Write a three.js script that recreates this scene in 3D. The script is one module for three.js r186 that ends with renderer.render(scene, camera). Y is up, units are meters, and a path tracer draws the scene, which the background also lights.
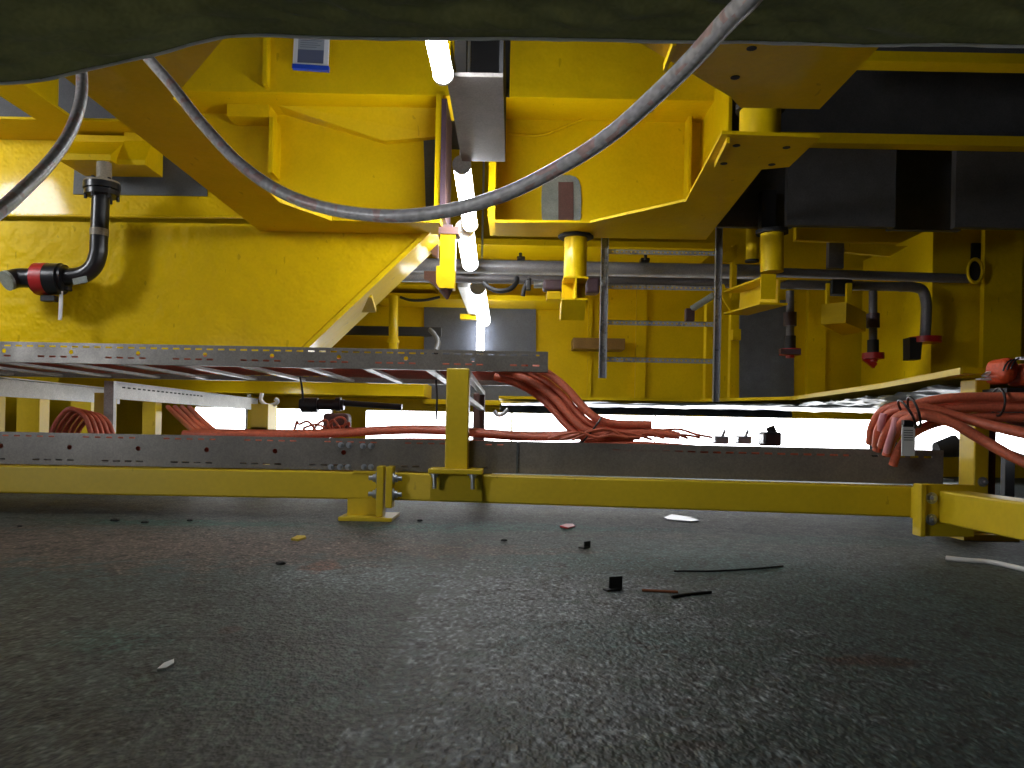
import * as THREE from 'three';
import { mergeGeometries } from 'three/addons/utils/BufferGeometryUtils.js';
import { RoundedBoxGeometry } from 'three/addons/geometries/RoundedBoxGeometry.js';
import { RectAreaLightUniformsLib } from 'three/addons/lights/RectAreaLightUniformsLib.js';

// ---------------------------------------------------------------- camera, light, exposure
const scene = new THREE.Scene();
scene.background = new THREE.Color(0x020203);
const F = 800, CX = 512, CY = 430, EYE = 0.35, ROLL = 0.019;     // focal length in pixels, horizon, eye height, tilt of the phone
const camera = new THREE.PerspectiveCamera(2 * Math.atan(384 / F) * 180 / Math.PI, 1024 / 768, 0.05, 60);
camera.position.set(0, EYE, 0);
camera.rotation.set(0, 0, ROLL);
camera.setViewOffset(1024, 768, 0, 384 - CY, 1024, 768);
const renderer = new THREE.WebGLRenderer({ antialias: true });
renderer.toneMapping = THREE.LinearToneMapping;
renderer.toneMappingExposure = 1.2;
renderer.shadowMap.enabled = true;
RectAreaLightUniformsLib.init();
const LAMP_WHITE = new THREE.Color().setRGB(0.93, 0.96, 1.0);
const OVERHEAD_GAIN = 40, REAR_GAIN = 6, SIDE_GAIN = 34, FILL_GAIN = 24;

// ---------------------------------------------------------------- helpers
const cr = Math.cos(ROLL), sr = Math.sin(ROLL);
const ray = (px, py) => { const a = (px - CX) / F, b = (CY - py) / F; return [a * cr - b * sr, a * sr + b * cr]; };
const V = (x, y, d) => new THREE.Vector3(x, y, -d);                        // world point: across, height, distance in front of the camera
const P = (px, py, d) => { const [x, y] = ray(px, py); return V(x * d, EYE + y * d, d); };
const onLevel = (px, py, h) => { const [x, y] = ray(px, py); const d = (h - EYE) / y; return V(x * d, h, d); };
function rng(seed) { let s = seed >>> 0; return () => { s = (s + 0x6D2B79F5) >>> 0; let t = s; t = Math.imul(t ^ (t >>> 15), t | 1); t ^= t + Math.imul(t ^ (t >>> 7), t | 61); return ((t ^ (t >>> 14)) >>> 0) / 4294967296; }; }

function uvm(g) {                                                          // uv in metres, from the face's main direction
  g = g.index ? g.toNonIndexed() : g;
  if (!g.attributes.normal) g.computeVertexNormals();
  const p = g.attributes.position, n = p.count, uv = new Float32Array(n * 2);
  const a = new THREE.Vector3(), b = new THREE.Vector3(), c = new THREE.Vector3();
  for (let i = 0; i < n; i += 3) {
    a.fromBufferAttribute(p, i); b.fromBufferAttribute(p, i + 1); c.fromBufferAttribute(p, i + 2);
    const nx = Math.abs((b.y - a.y) * (c.z - a.z) - (b.z - a.z) * (c.y - a.y));
    const ny = Math.abs((b.z - a.z) * (c.x - a.x) - (b.x - a.x) * (c.z - a.z));
    const nz = Math.abs((b.x - a.x) * (c.y - a.y) - (b.y - a.y) * (c.x - a.x));
    for (let k = 0; k < 3; k++) {
      const q = [a, b, c][k];
      if (nx >= ny && nx >= nz) { uv[2 * (i + k)] = q.z; uv[2 * (i + k) + 1] = q.y; }
      else if (ny >= nz) { uv[2 * (i + k)] = q.x; uv[2 * (i + k) + 1] = q.z; }
      else { uv[2 * (i + k)] = q.x; uv[2 * (i + k) + 1] = q.y; }
    }
  }
  g.setAttribute('uv', new THREE.BufferAttribute(uv, 2));
  for (const k of Object.keys(g.attributes)) if (!['position', 'normal', 'uv'].includes(k)) g.deleteAttribute(k);
  return g;
}
const taken = {};
function numbered(n) { const k = taken[n] = (taken[n] ?? -1) + 1; return k ? `${n}_${String(k).padStart(3, '0')}` : n; }
const bases = new WeakMap();
function thing(name, label, category, base = V(0, 0, 0), group) {
  const o = new THREE.Group(); o.name = numbered(name); o.position.copy(base); bases.set(o, base.clone());
  o.userData = { label, category }; if (group) o.userData.group = group;
  scene.add(o); return o;
}
function structure(name) { const o = new THREE.Group(); o.name = name; o.userData = { kind: 'structure' }; bases.set(o, V(0, 0, 0)); scene.add(o); return o; }
function part(name, geos, mat, parent, label) {                            // geometries in world metres
  const b = bases.get(parent) || new THREE.Vector3();
  const list = (Array.isArray(geos) ? geos : [geos]).map(uvm);
  const g = list.length > 1 ? mergeGeometries(list) : list[0];
  g.translate(-b.x, -b.y, -b.z);
  const m = new THREE.Mesh(g, mat); m.name = name; m.castShadow = m.receiveShadow = true;
  bases.set(m, b); if (label) m.userData.label = label;
  parent.add(m); return m;
}
function solo(name, geos, mat, label, category, group) {
  const list = (Array.isArray(geos) ? geos : [geos]).map(uvm);
  const g = list.length > 1 ? mergeGeometries(list) : list[0];
  g.computeBoundingBox(); const bb = g.boundingBox, b = new THREE.Vector3((bb.min.x + bb.max.x) / 2, bb.min.y, (bb.min.z + bb.max.z) / 2);
  g.translate(-b.x, -b.y, -b.z);
  const m = new THREE.Mesh(g, mat); m.name = numbered(name); m.position.copy(b); m.castShadow = m.receiveShadow = true;
  m.userData = { label, category }; if (group) m.userData.group = group;
  bases.set(m, b); scene.add(m); return m;
}
function box(x0, x1, y0, y1, d0, d1, r = 0) {                              // d0 nearer than d1
  const w = x1 - x0, h = y1 - y0, d = d1 - d0;
  const g = r ? new RoundedBoxGeometry(w, h, d, 2, r) : new THREE.BoxGeometry(w, h, d);
  g.translate((x0 + x1) / 2, (y0 + y1) / 2, -(d0 + d1) / 2); return g;
}
function boxP(px0, px1, pyTop, pyBot, d0, depth, r = 0) {                  // box whose front face spans these pixels at distance d0
  const m = (px0 + px1) / 2, n = (pyTop + pyBot) / 2;
  return box(P(px0, n, d0).x, P(px1, n, d0).x, P(m, pyBot, d0).y, P(m, pyTop, d0).y, d0, d0 + depth, r);
}
function bar(a, b, w, h, r = 0, roll = 0) {                                // box from a to b, w across, h high
  const len = a.distanceTo(b), g = r ? new RoundedBoxGeometry(w, h, len, 2, r) : new THREE.BoxGeometry(w, h, len);
  if (roll) g.rotateZ(roll);
  const m = new THREE.Matrix4().lookAt(a, b, Math.abs(b.y - a.y) > 0.98 * len ? new THREE.Vector3(0, 0, 1) : new THREE.Vector3(0, 1, 0));
  g.applyMatrix4(m); g.translate((a.x + b.x) / 2, (a.y + b.y) / 2, (a.z + b.z) / 2); return g;
}
function cyl(a, b, r, seg = 20, r2 = r) {
  const len = a.distanceTo(b), g = new THREE.CylinderGeometry(r2, r, len, seg);
  g.applyQuaternion(new THREE.Quaternion().setFromUnitVectors(new THREE.Vector3(0, 1, 0), b.clone().sub(a).normalize()));
  g.translate((a.x + b.x) / 2, (a.y + b.y) / 2, (a.z + b.z) / 2); return g;
}
function tube(pts, r, seg = 8, n = 0) {
  const c = new THREE.CatmullRomCurve3(pts, false, 'centripetal');
  const g = new THREE.TubeGeometry(c, n || pts.length * 8, r, seg), list = [g];
  for (const [t, s] of [[0, -1], [1, 1]]) {
    const e = new THREE.CircleGeometry(r, seg);
    e.applyQuaternion(new THREE.Quaternion().setFromUnitVectors(new THREE.Vector3(0, 0, 1), c.getTangent(t).multiplyScalar(s)));
    const p = c.getPoint(t); e.translate(p.x, p.y, p.z); list.push(e);
  }
  return mergeGeometries(list.map(x => x.toNonIndexed()));
}
const hex = (p, dir, r = 0.012, l = 0.012) => cyl(p, p.clone().addScaledVector(dir, l), r, 6);
function boltGeo(p, dir, r = 0.012) { return [hex(p, dir, r, r), cyl(p, p.clone().addScaledVector(dir, r * 2), r * 0.55, 8), cyl(p, p.clone().addScaledVector(dir, r * 0.25), r * 1.45, 14)]; }
function polyV(pts, d, t, holes = []) {                                    // upright plate, outline in [x, height], from distance d to d + t
  const s = new THREE.Shape(pts.map(p => new THREE.Vector2(p[0], p[1])));
  for (const h of holes) s.holes.push(new THREE.Path(h.map(p => new THREE.Vector2(p[0], p[1]))));
  const g = new THREE.ExtrudeGeometry(s, { depth: t, bevelEnabled: false, curveSegments: 10 }); g.translate(0, 0, -d - t); return g;
}
const plateP = (pix, d, t) => polyV(pix.map(([x, y]) => { const q = P(x, y, d); return [q.x, q.y]; }), d, t);
function polyH(pts, h, t, holes = []) {                                    // level plate, outline in [x, distance], underside at h
  const s = new THREE.Shape(pts.map(p => new THREE.Vector2(p[0], p[1])));
  for (const k of holes) s.holes.push(new THREE.Path(k.map(p => new THREE.Vector2(p[0], p[1]))));
  const g = new THREE.ExtrudeGeometry(s, { depth: t, bevelEnabled: false }); g.rotateX(-Math.PI / 2); g.translate(0, h, 0); return g;
}
function polySide(pts, x, t) {                                             // plate facing sideways, outline in [distance, height]
  const s = new THREE.Shape(pts.map(p => new THREE.Vector2(p[0], p[1])));
  const g = new THREE.ExtrudeGeometry(s, { depth: t, bevelEnabled: false }); g.rotateY(Math.PI / 2); g.translate(x, 0, 0); return g;
}
function place(g, a, b) {                                                  // local x axis laid from a to b (level)
  const phi = -Math.atan2(b.z - a.z, b.x - a.x); g.rotateY(phi); g.translate(a.x, a.y, a.z); return g;
}

// ---------------------------------------------------------------- computed textures
function noiseGrid(n, seed) { const r = rng(seed), a = new Float32Array(n * n); for (let i = 0; i < a.length; i++) a[i] = r(); return a; }
function sampler(n, seed) {
  const a = noiseGrid(n, seed);
  return (u, v) => {
    const x = u * n, y = v * n, x0 = Math.floor(x), y0 = Math.floor(y); let fx = x - x0, fy = y - y0; fx = fx * fx * (3 - 2 * fx); fy = fy * fy * (3 - 2 * fy);
    const w = k => ((k % n) + n) % n, i = w(x0), j = w(y0), i1 = w(x0 + 1), j1 = w(y0 + 1);
    return (a[j * n + i] * (1 - fx) + a[j * n + i1] * fx) * (1 - fy) + (a[j1 * n + i] * (1 - fx) + a[j1 * n + i1] * fx) * fy;
  };
}
function dataTexture(w, h, fn, srgb, repeat) {
  const d = new Uint8Array(w * h * 4);
  for (let j = 0; j < h; j++) for (let i = 0; i < w; i++) {
    const c = fn(i / w, j / h), k = 4 * (j * w + i);
    for (let q = 0; q < 3; q++) d[k + q] = Math.max(0, Math.min(255, Math.round(255 * (Array.isArray(c) ? c[q] : c))));
    d[k + 3] = 255;
  }
  const t = new THREE.DataTexture(d, w, h, THREE.RGBAFormat); t.wrapS = t.wrapT = THREE.RepeatWrapping; t.magFilter = THREE.LinearFilter; t.minFilter = THREE.LinearFilter;
  if (srgb) t.colorSpace = THREE.SRGBColorSpace; if (repeat) t.repeat.set(repeat, repeat); t.needsUpdate = true; return t;
}
const n4 = sampler(4, 11), n9 = sampler(9, 12), n23 = sampler(23, 13), n64 = sampler(64, 14), n160 = sampler(160, 15);
const cloudy = (u, v) => 0.4 * n4(u, v) + 0.3 * n9(u, v) + 0.2 * n23(u, v) + 0.1 * n64(u, v);
const paintMap = dataTexture(512, 512, (u, v) => { const k = 0.93 + 0.1 * (cloudy(u, v) - 0.5) + 0.03 * (n160(u, v) - 0.5), s = n64(u, v * 0.3) > 0.93 && n23(u, v) > 0.6 ? 0.1 : 0; return [k - s, k - s * 1.05, k - s]; }, true, 0.6);
const paintBump = dataTexture(512, 512, (u, v) => 0.6 * n23(u, v) + 0.25 * n64(u, v) + 0.15 * n9(u, v), false, 0.9);
const grainMap = dataTexture(512, 512, (u, v) => { const k = 0.84 + 0.22 * (cloudy(u, v) - 0.5) + 0.12 * (n160(u, v) - 0.5); return [k, k, k]; }, true, 1.4);
const grainRough = dataTexture(512, 512, (u, v) => 0.7 + 0.5 * (cloudy(v, u) - 0.5), false, 1.1);
const smudge = dataTexture(256, 256, (u, v) => { const m = n23(u, v) > 0.72 ? 0.5 : 1; const k = 0.9 + 0.2 * (n64(u, v) - 0.5); return [k, k * (0.72 + 0.28 * m), k * (0.66 + 0.34 * m)]; }, true, 3);

const rgb = (r, g, b) => new THREE.Color().setRGB(r, g, b);
const mat = (color, roughness, o = {}) => new THREE.MeshStandardMaterial({ color, roughness, ...o });
const M = {
  yellow: new THREE.MeshPhysicalMaterial({ color: rgb(0.8, 0.54, 0.001), roughness: 0.5, specularIntensity: 0.3, map: paintMap, bumpMap: paintBump, bumpScale: 0.003, clearcoat: 0.2, clearcoatRoughness: 0.08 }),
  casing: new THREE.MeshPhysicalMaterial({ color: rgb(0.8, 0.54, 0.001), roughness: 0.5, specularIntensity: 0.2, map: paintMap, bumpMap: paintBump, bumpScale: 0.009, clearcoat: 0.3, clearcoatRoughness: 0.1 }),
  yellowRail: mat(rgb(0.72, 0.5, 0.01), 0.45, { map: paintMap, bumpMap: paintBump, bumpScale: 0.0008 }),
  greyPrimer: mat(rgb(0.105, 0.115, 0.12), 0.55, { map: grainMap }),
  palePrimer: mat(rgb(0.34, 0.37, 0.33), 0.6, { map: grainMap }),
  redPrimer: mat(rgb(0.17, 0.075, 0.06), 0.6, { map: grainMap }),
  bluePanel: mat(rgb(0.165, 0.185, 0.24), 0.5, { map: grainMap }),
  greyPlate: mat(rgb(0.26, 0.235, 0.22), 0.6, { map: grainMap }),
  dark: mat(rgb(0.016, 0.016, 0.018), 0.7, { map: grainMap }),
  bulkhead: mat(rgb(0.1, 0.1, 0.105), 0.6, { map: grainMap }),
  hull: mat(rgb(0.1, 0.1, 0.105), 0.6, { map: grainMap }),
  galv: mat(rgb(0.5, 0.51, 0.53), 0.42, { metalness: 0.3, map: grainMap, roughnessMap: grainRough }),
  trayGrey: mat(rgb(0.26, 0.235, 0.205), 0.5, { metalness: 0.25, map: grainMap, roughnessMap: grainRough }),
  pipeGrey: mat(rgb(0.45, 0.45, 0.48), 0.38, { metalness: 0.3, map: grainMap }),
  pipeDark: mat(rgb(0.19, 0.18, 0.19), 0.45, { metalness: 0.2, map: grainMap }),
  black: mat(rgb(0.013, 0.013, 0.015), 0.3),
  blackMat: mat(rgb(0.015, 0.015, 0.017), 0.6),
  beige: mat(rgb(0.42, 0.36, 0.26), 0.5, { map: grainMap }),
  red: mat(rgb(0.45, 0.02, 0.02), 0.4),
  orangeCable: mat(rgb(0.85, 0.19, 0.095), 0.45, { map: grainMap }),
  pinkWrap: mat(rgb(0.7, 0.28, 0.3), 0.6),
  greyCable: mat(rgb(0.7, 0.66, 0.65), 0.36, { map: smudge }),
  white: mat(rgb(0.8, 0.8, 0.8), 0.4),
  whiteSteel: mat(rgb(0.72, 0.71, 0.68), 0.45, { map: grainMap }),
  orange: mat(rgb(0.85, 0.1, 0.02), 0.5, { map: grainMap }),
  purple: mat(rgb(0.1, 0.055, 0.07), 0.5, { map: grainMap }),
  zinc: mat(rgb(0.45, 0.47, 0.5), 0.35, { metalness: 0.8 }),
  tarp: new THREE.MeshPhysicalMaterial({ color: rgb(0.25, 0.265, 0.105), roughness: 1, map: grainMap, side: THREE.DoubleSide, transmission: 0.5, thickness: 0 }),
  hem: new THREE.MeshPhysicalMaterial({ color: rgb(0.85, 0.87, 0.88), roughness: 1, transmission: 0.5, thickness: 0 }),  // backlit glint of the tarpaulin edge put into a white colour
  film: mat(rgb(0.1, 0.105, 0.11), 0.3, { metalness: 0.35, map: grainMap }),
  blue: mat(rgb(0.01, 0.06, 0.5), 0.4),
  brown: mat(rgb(0.3, 0.16, 0.035), 0.55, { map: grainMap }),
  rust: mat(rgb(0.2, 0.06, 0.02), 0.8),
};
const glow = gain => new THREE.MeshStandardMaterial({ color: 0xffffff, emissive: LAMP_WHITE, emissiveIntensity: gain, roughness: 0.5 });

// ---------------------------------------------------------------- setting: floor, walls, ceiling
{
  const X0 = -2.56, W = 5.12, D0 = -0.2, L = 5.12;                          // one tile of the deck texture
  const n = sampler(40, 31), n2 = sampler(128, 32), n3 = sampler(500, 33), n5 = sampler(7, 34);
  const spot = (px, py) => { const q = onLevel(px, py, 0); return [q.x, -q.z]; };
  const patches = [                                                        // worn paint, rust and damp on the deck: centre, half sizes, colour, strength
    [...spot(355, 574), 0.22, 0.22, [0.26, 0.33, 0.33], 0.8], [...spot(170, 523), 0.42, 0.1, [0.03, 0.16, 0.12], 0.85], [...spot(250, 524), 0.3, 0.08, [0.03, 0.15, 0.11], 0.7],
    [...spot(450, 528), 0.3, 0.12, [0.03, 0.17, 0.13], 0.8], [...spot(600, 530), 0.35, 0.12, [0.03, 0.15, 0.12], 0.6], [...spot(830, 540), 0.5, 0.14, [0.03, 0.14, 0.11], 0.55],
    [...spot(110, 640), 0.1, 0.08, [0.06, 0.2, 0.17], 0.5], [...spot(520, 525), 0.3, 0.1, [0.04, 0.17, 0.14], 0.6],
    [...spot(700, 560), 0.35, 0.3, [0.045, 0.15, 0.13], 0.5], [...spot(610, 640), 0.2, 0.16, [0.06, 0.16, 0.15], 0.5], [...spot(560, 560), 0.25, 0.25, [0.07, 0.19, 0.17], 0.45], [...spot(860, 590), 0.3, 0.25, [0.05, 0.13, 0.11], 0.4], [...spot(250, 690), 0.2, 0.1, [0.06, 0.14, 0.12], 0.4],
    [...spot(322, 566), 0.05, 0.1, [0.3, 0.1, 0.045], 0.9], [...spot(862, 661), 0.075, 0.03, [0.075, 0.03, 0.014], 0.95], [...spot(690, 745), 0.05, 0.02, [0.08, 0.035, 0.02], 0.6], [...spot(230, 630), 0.02, 0.03, [0.1, 0.04, 0.02], 0.8],
    [...spot(100, 545), 1.0, 0.4, [0.27, 0.19, 0.14], 0.75], [...spot(350, 548), 0.7, 0.14, [0.25, 0.18, 0.14], 0.7], [...spot(650, 535), 0.4, 0.1, [0.18, 0.13, 0.1], 0.4],
  ];
  const s2l = x => Math.pow(Math.max(0, Math.min(1, x)), 1 / 2.2);
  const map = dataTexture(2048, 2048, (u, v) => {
    const x = X0 + u * W, d = D0 + v * L;
    const wob = n(u * 3, v * 3), c = n5(u, v), f = n2(u * 2, v * 2), g = n3(u * 2, v);
    let r = 0.094 + 0.08 * (c - 0.5), gg = 0.126 + 0.03 * (c - 0.5), b = 0.113 + 0.01 * (c - 0.5);
    if (x > -0.185 + 0.012 * (wob - 0.5)) {                                // pool of lamp light painted into the deck colour, straight left edge
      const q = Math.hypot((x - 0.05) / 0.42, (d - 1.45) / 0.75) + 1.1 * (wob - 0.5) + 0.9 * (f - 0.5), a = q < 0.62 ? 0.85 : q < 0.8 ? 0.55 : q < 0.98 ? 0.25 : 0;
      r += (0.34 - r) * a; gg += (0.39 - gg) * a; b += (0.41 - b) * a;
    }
    for (const [cx, cd, hx, hd, col, k] of patches) {
      const q = Math.hypot((x - cx) / hx, (d - cd) / hd) + 0.9 * (wob - 0.5) + 0.5 * (f - 0.5);
      const a = k * Math.max(0, Math.min(1, (1.15 - q) / 0.5)); r += (col[0] - r) * a; gg += (col[1] - gg) * a; b += (col[2] - b) * a;
    }
    const m = 0.5 * (0.1 + 1.2 * g + 5 * Math.max(0, g - 0.72) + 0.7 * (f - 0.4) + 0.5 * (wob - 0.5));
    const crack = Math.abs(d - 1.29 - 0.02 * Math.sin(x * 9) - 0.02 * (wob - 0.5)) < 0.005 && x < -0.16 ? 0.4 : 1;
    return [s2l(r * m * crack), s2l(gg * m * crack), s2l(b * m * crack)];
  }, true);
  const gA = sampler(150, 51), gB = sampler(340, 52), sampler1 = (u, v) => 0.65 * gA(u, v) + 0.35 * gB(u, v);
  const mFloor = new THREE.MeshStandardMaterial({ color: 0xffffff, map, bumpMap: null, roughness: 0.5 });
  const bump2 = dataTexture(1024, 1024, sampler1, false); bump2.repeat.set(6, 3.6);
  mFloor.bumpMap = bump2; mFloor.bumpScale = 0.003; mFloor.roughness = 0.62;
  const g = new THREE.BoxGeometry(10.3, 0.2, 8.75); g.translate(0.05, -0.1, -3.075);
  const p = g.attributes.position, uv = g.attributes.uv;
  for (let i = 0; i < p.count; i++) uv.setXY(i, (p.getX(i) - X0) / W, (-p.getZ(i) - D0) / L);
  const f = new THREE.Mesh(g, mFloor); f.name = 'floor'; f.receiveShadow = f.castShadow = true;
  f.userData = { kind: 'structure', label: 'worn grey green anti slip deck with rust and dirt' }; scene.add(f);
}
const wallBack = structure('wall_back');
part('plating', box(-5, 5.2, 0, 2.9, 7.3, 7.45), M.yellow, wallBack);
part('panel', plateP([[424, 300], [536, 300], [536, 402], [424, 402]], 7.27, 0.04), M.bluePanel, wallBack, 'blue grey unpainted panel of the rear wall');
part('panel', plateP([[740, 300], [794, 300], [794, 402], [740, 402]], 7.27, 0.04), M.bluePanel, wallBack, 'dark blue grey panel of the rear wall');
for (const [a, b, t] of [[636, 646, 0.05], [808, 826, 0.07], [588, 592, 0.03]]) part('stiffener', boxP(a, b, 290, 402, 7.3 - t, t), M.yellow, wallBack);
const wallLeft = structure('wall_left'); part('plating', box(-5.1, -4.98, 0, 2.9, -1.2, 7.45), M.hull, wallLeft);
const wallRight = structure('wall_right'); part('plating', box(5.08, 5.2, 0, 2.9, -1.2, 7.45), M.hull, wallRight);
const wallFront = structure('wall_front'); part('plating', box(-5.1, 5.2, 0, 2.9, -1.3, -1.2), M.hull, wallFront);
const ceil = structure('ceiling'); part('plating', box(-5.1, 5.2, 2.9, 3.0, -1.3, 7.45), M.hull, ceil);

// ---------------------------------------------------------------- overhead yellow hull, in two sections with an open seam between them
const HC = 1.55;                                                           // underside of the bottom plate
const hullL = thing('hull_section', 'yellow steel hull section left of the overhead lamps, with a framed opening', 'hull section', V(-0.9, HC, 3.6));
const hullR = thing('hull_section', 'yellow steel hull section right of the overhead lamps, with bolt holes', 'hull section', V(0.6, HC, 3.6));
part('bottom_plate', polyH([[-1.56, 2.0], [-1.56, 4.95], [-0.42, 4.95], [-0.42, 4.66], [-1.05, 4.66], [-1.25, 4.3], [-1.25, 2.95], [-0.86, 2.44], [-0.42, 2.44], [-0.42, 2.0]], HC, 0.035), M.yellow, hullL);
part('bottom_plate', polyH([[-0.1, 2.0], [-0.1, 2.3], [0.39, 2.3], [0.39, 2.46], [0.78, 2.85], [0.84, 2.94], [1.13, 2.94], [1.13, 2.0]], HC, 0.035), M.yellow, hullR, 'near bottom plate');
part('bottom_plate', polyH([[0.84, 3.2], [0.9, 4.14], [0.45, 4.6], [-0.1, 4.63], [-0.1, 4.95], [1.2, 4.95], [1.13, 3.62], [1.24, 3.58], [1.24, 3.22]], HC, 0.014), M.yellow, hullR, 'far bottom plate');
part('edge_rib', box(1.08, 1.1, HC + 0.035, 2.9, 2.0, 2.9), M.dark, hullR);
{ // upright webs seen through the opening
  part('web', polyV([[-2.4, 2.335], [-0.36, 2.335], [-0.36, 2.9], [-2.4, 2.9]], 4.72, 0.03), M.yellow, hullL, 'upper web plate');
  part('ledge', box(-2.22, -0.36, 2.315, 2.335, 4.72, 5.1), M.yellow, hullL);
  part('lower_web', polyV([[-1.58, HC + 0.035], [-0.42, HC + 0.035], [-0.42, 2.315], [-2.2, 2.315], [-2.2, 2.1]], 5.06, 0.04), M.yellow, hullL);
  part('stiffener', box(-1.47, -1.445, 2.335, 2.9, 4.66, 4.72), M.yellow, hullL);
  part('stiffener', box(-1.76, -1.5, 2.24, 2.315, 4.9, 5.06), M.yellow, hullL);
  part('stiffener', box(-1.5, -1.475, 1.9, 2.24, 4.9, 5.06), M.yellow, hullL);
  part('edge_web', box(-0.46, -0.42, HC + 0.035, 2.315, 4.7, 5.1), M.yellow, hullL);
  const a = P(265, 100, 4.9), b = P(388, 141, 5.0), c = P(446, 136, 5.0), d = P(446, 107, 4.9);
  const g = new THREE.BufferGeometry(); const q = [];
  const quad = (w, x, y, z) => q.push(...w.toArray(), ...x.toArray(), ...y.toArray(), ...w.toArray(), ...y.toArray(), ...z.toArray());
  const up = v => v.clone().add(new THREE.Vector3(0, 0.02, 0)); const back = v => V(v.x, v.y, 5.06);
  quad(a, b, c, d); quad(b, back(b), back(c), c); quad(a, back(a), back(b), b);
  g.setAttribute('position', new THREE.Float32BufferAttribute(q, 3)); g.computeVertexNormals();
  part('haunch', g, new THREE.MeshPhysicalMaterial().copy(M.yellow), hullL);
  scene.getObjectByName('hull_section').children.at(-1).material.side = THREE.DoubleSide;
  part('primer_strip', plateP([[427, 134], [447, 134], [447, 226], [430, 226]], 5.05, 0.012), M.greyPrimer, hullL, 'grey unpainted weld zone');
  part('primer_strip', box(-0.425, -0.395, HC + 0.04, 2.28, 4.68, 5.1), M.purple, hullL, 'purple brown primer on the seam edge');
  // right section
  part('web', box(-0.06, 1.2, 2.335, 2.9, 4.72, 4.75), M.yellow, hullR, 'upper web plate');
  part('ledge', box(-0.06, 1.2, 2.315, 2.335, 4.72, 5.1), M.yellow, hullR);
  part('lower_web', box(-0.12, 1.2, HC + 0.035, 2.315, 5.06, 5.1), M.yellow, hullR);
  part('side_web', polySide([[4.4, HC + 0.035], [5.1, HC + 0.035], [5.1, 2.9], [4.4, 2.9]], 1.18, 0.02), M.yellow, hullR);
  part('edge_web', box(-0.14, -0.1, HC + 0.035, 2.29, 4.64, 5.1), M.yellow, hullR);
  part('stiffener', box(1.08, 1.1, HC + 0.035, 2.315, 4.95, 5.06), M.yellow, hullR);
  part('weld_bead', tube([P(512, 134, 5.04), P(545, 135, 5.04), P(575, 124, 5.04), P(612, 111, 5.04)], 0.009, 6), M.yellow, hullR);
  part('primer_strip', plateP([[470, 38], [512, 38], [511, 54], [503, 55], [503, 80], [470, 80]], 4.69, 0.012), M.dark, hullR, 'dark unpainted patch beside the lamps');
  const el = (cx, cy, w, h, k = 1) => Array.from({ length: 18 }, (_, i) => { const t = i / 18 * Math.PI * 2, f = Math.pow(Math.abs(Math.cos(t)), 0.5) * Math.sign(Math.cos(t)), s = Math.pow(Math.abs(Math.sin(t)), 0.5) * Math.sign(Math.sin(t)); return [cx + f * w * k, cy + s * h]; });
  part('primer_patch', plateP(el(565, 202, 20, 27), 5.05, 0.01), M.palePrimer, hullR, 'pale grey sanded patch');
  part('primer_patch', plateP([[562, 182], [577, 182], [577, 221], [562, 221]], 5.045, 0.006), M.redPrimer, hullR, 'red brown primer stripe');
  for (const [x, y] of [[742, 78], [759, 49], [742, 146], [729, 164], [792, 148], [777, 165]]) { const h = onLevel(x, y, HC - 0.002); part('bolt_hole', cyl(h, h.clone().add(new THREE.Vector3(0, 0.01, 0)), 0.016, 12), M.dark, hullR); }
  for (const [a2, b2] of [[[682, 42], [672, 68]], [[662, 97], [658, 111]], [[734, 140], [721, 165]]]) part('weld_tab', bar(onLevel(...a2, HC - 0.012), onLevel(...b2, HC - 0.012), 0.012, 0.024), M.yellow, hullR);
}
hullL.position.x -= 0.023; hullR.position.x -= 0.023;
{ // stub standing on the far bottom plate, seen through the slot
  const t = thing('pipe_stub', 'short yellow pipe stub in the slot of the overhead plate', 'pipe', V(1.03, HC + 0.015, 3.36));
  const c = P(760, 125, 3.36); part('stub', cyl(V(c.x, HC + 0.015, 3.36), V(c.x, 1.71, 3.36), 0.084, 28), M.yellow, t);
  part('cap', cyl(V(c.x, 1.71, 3.36), V(c.x, 1.74, 3.36), 0.1, 28), M.dark, t, 'dark cap');
}
{ // grey box beam under the seam
  const t = thing('box_beam', 'grey brown box beam between the overhead lamps', 'beam', V(-0.17, 1.65, 3.4));
  part('underside', box(-0.268, -0.058, 1.65, 1.665, 2.95, 3.88), M.greyPlate, t);
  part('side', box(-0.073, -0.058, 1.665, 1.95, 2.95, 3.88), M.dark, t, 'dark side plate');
  part('side', box(-0.268, -0.253, 1.665, 1.8, 2.95, 3.88), M.yellow, t, 'yellow side plate');
  for (const d of [3.0, 3.75]) part('hanger', box(-0.073, -0.043, 1.95, 2.9, d, d + 0.1), M.dark, t);
}
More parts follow.
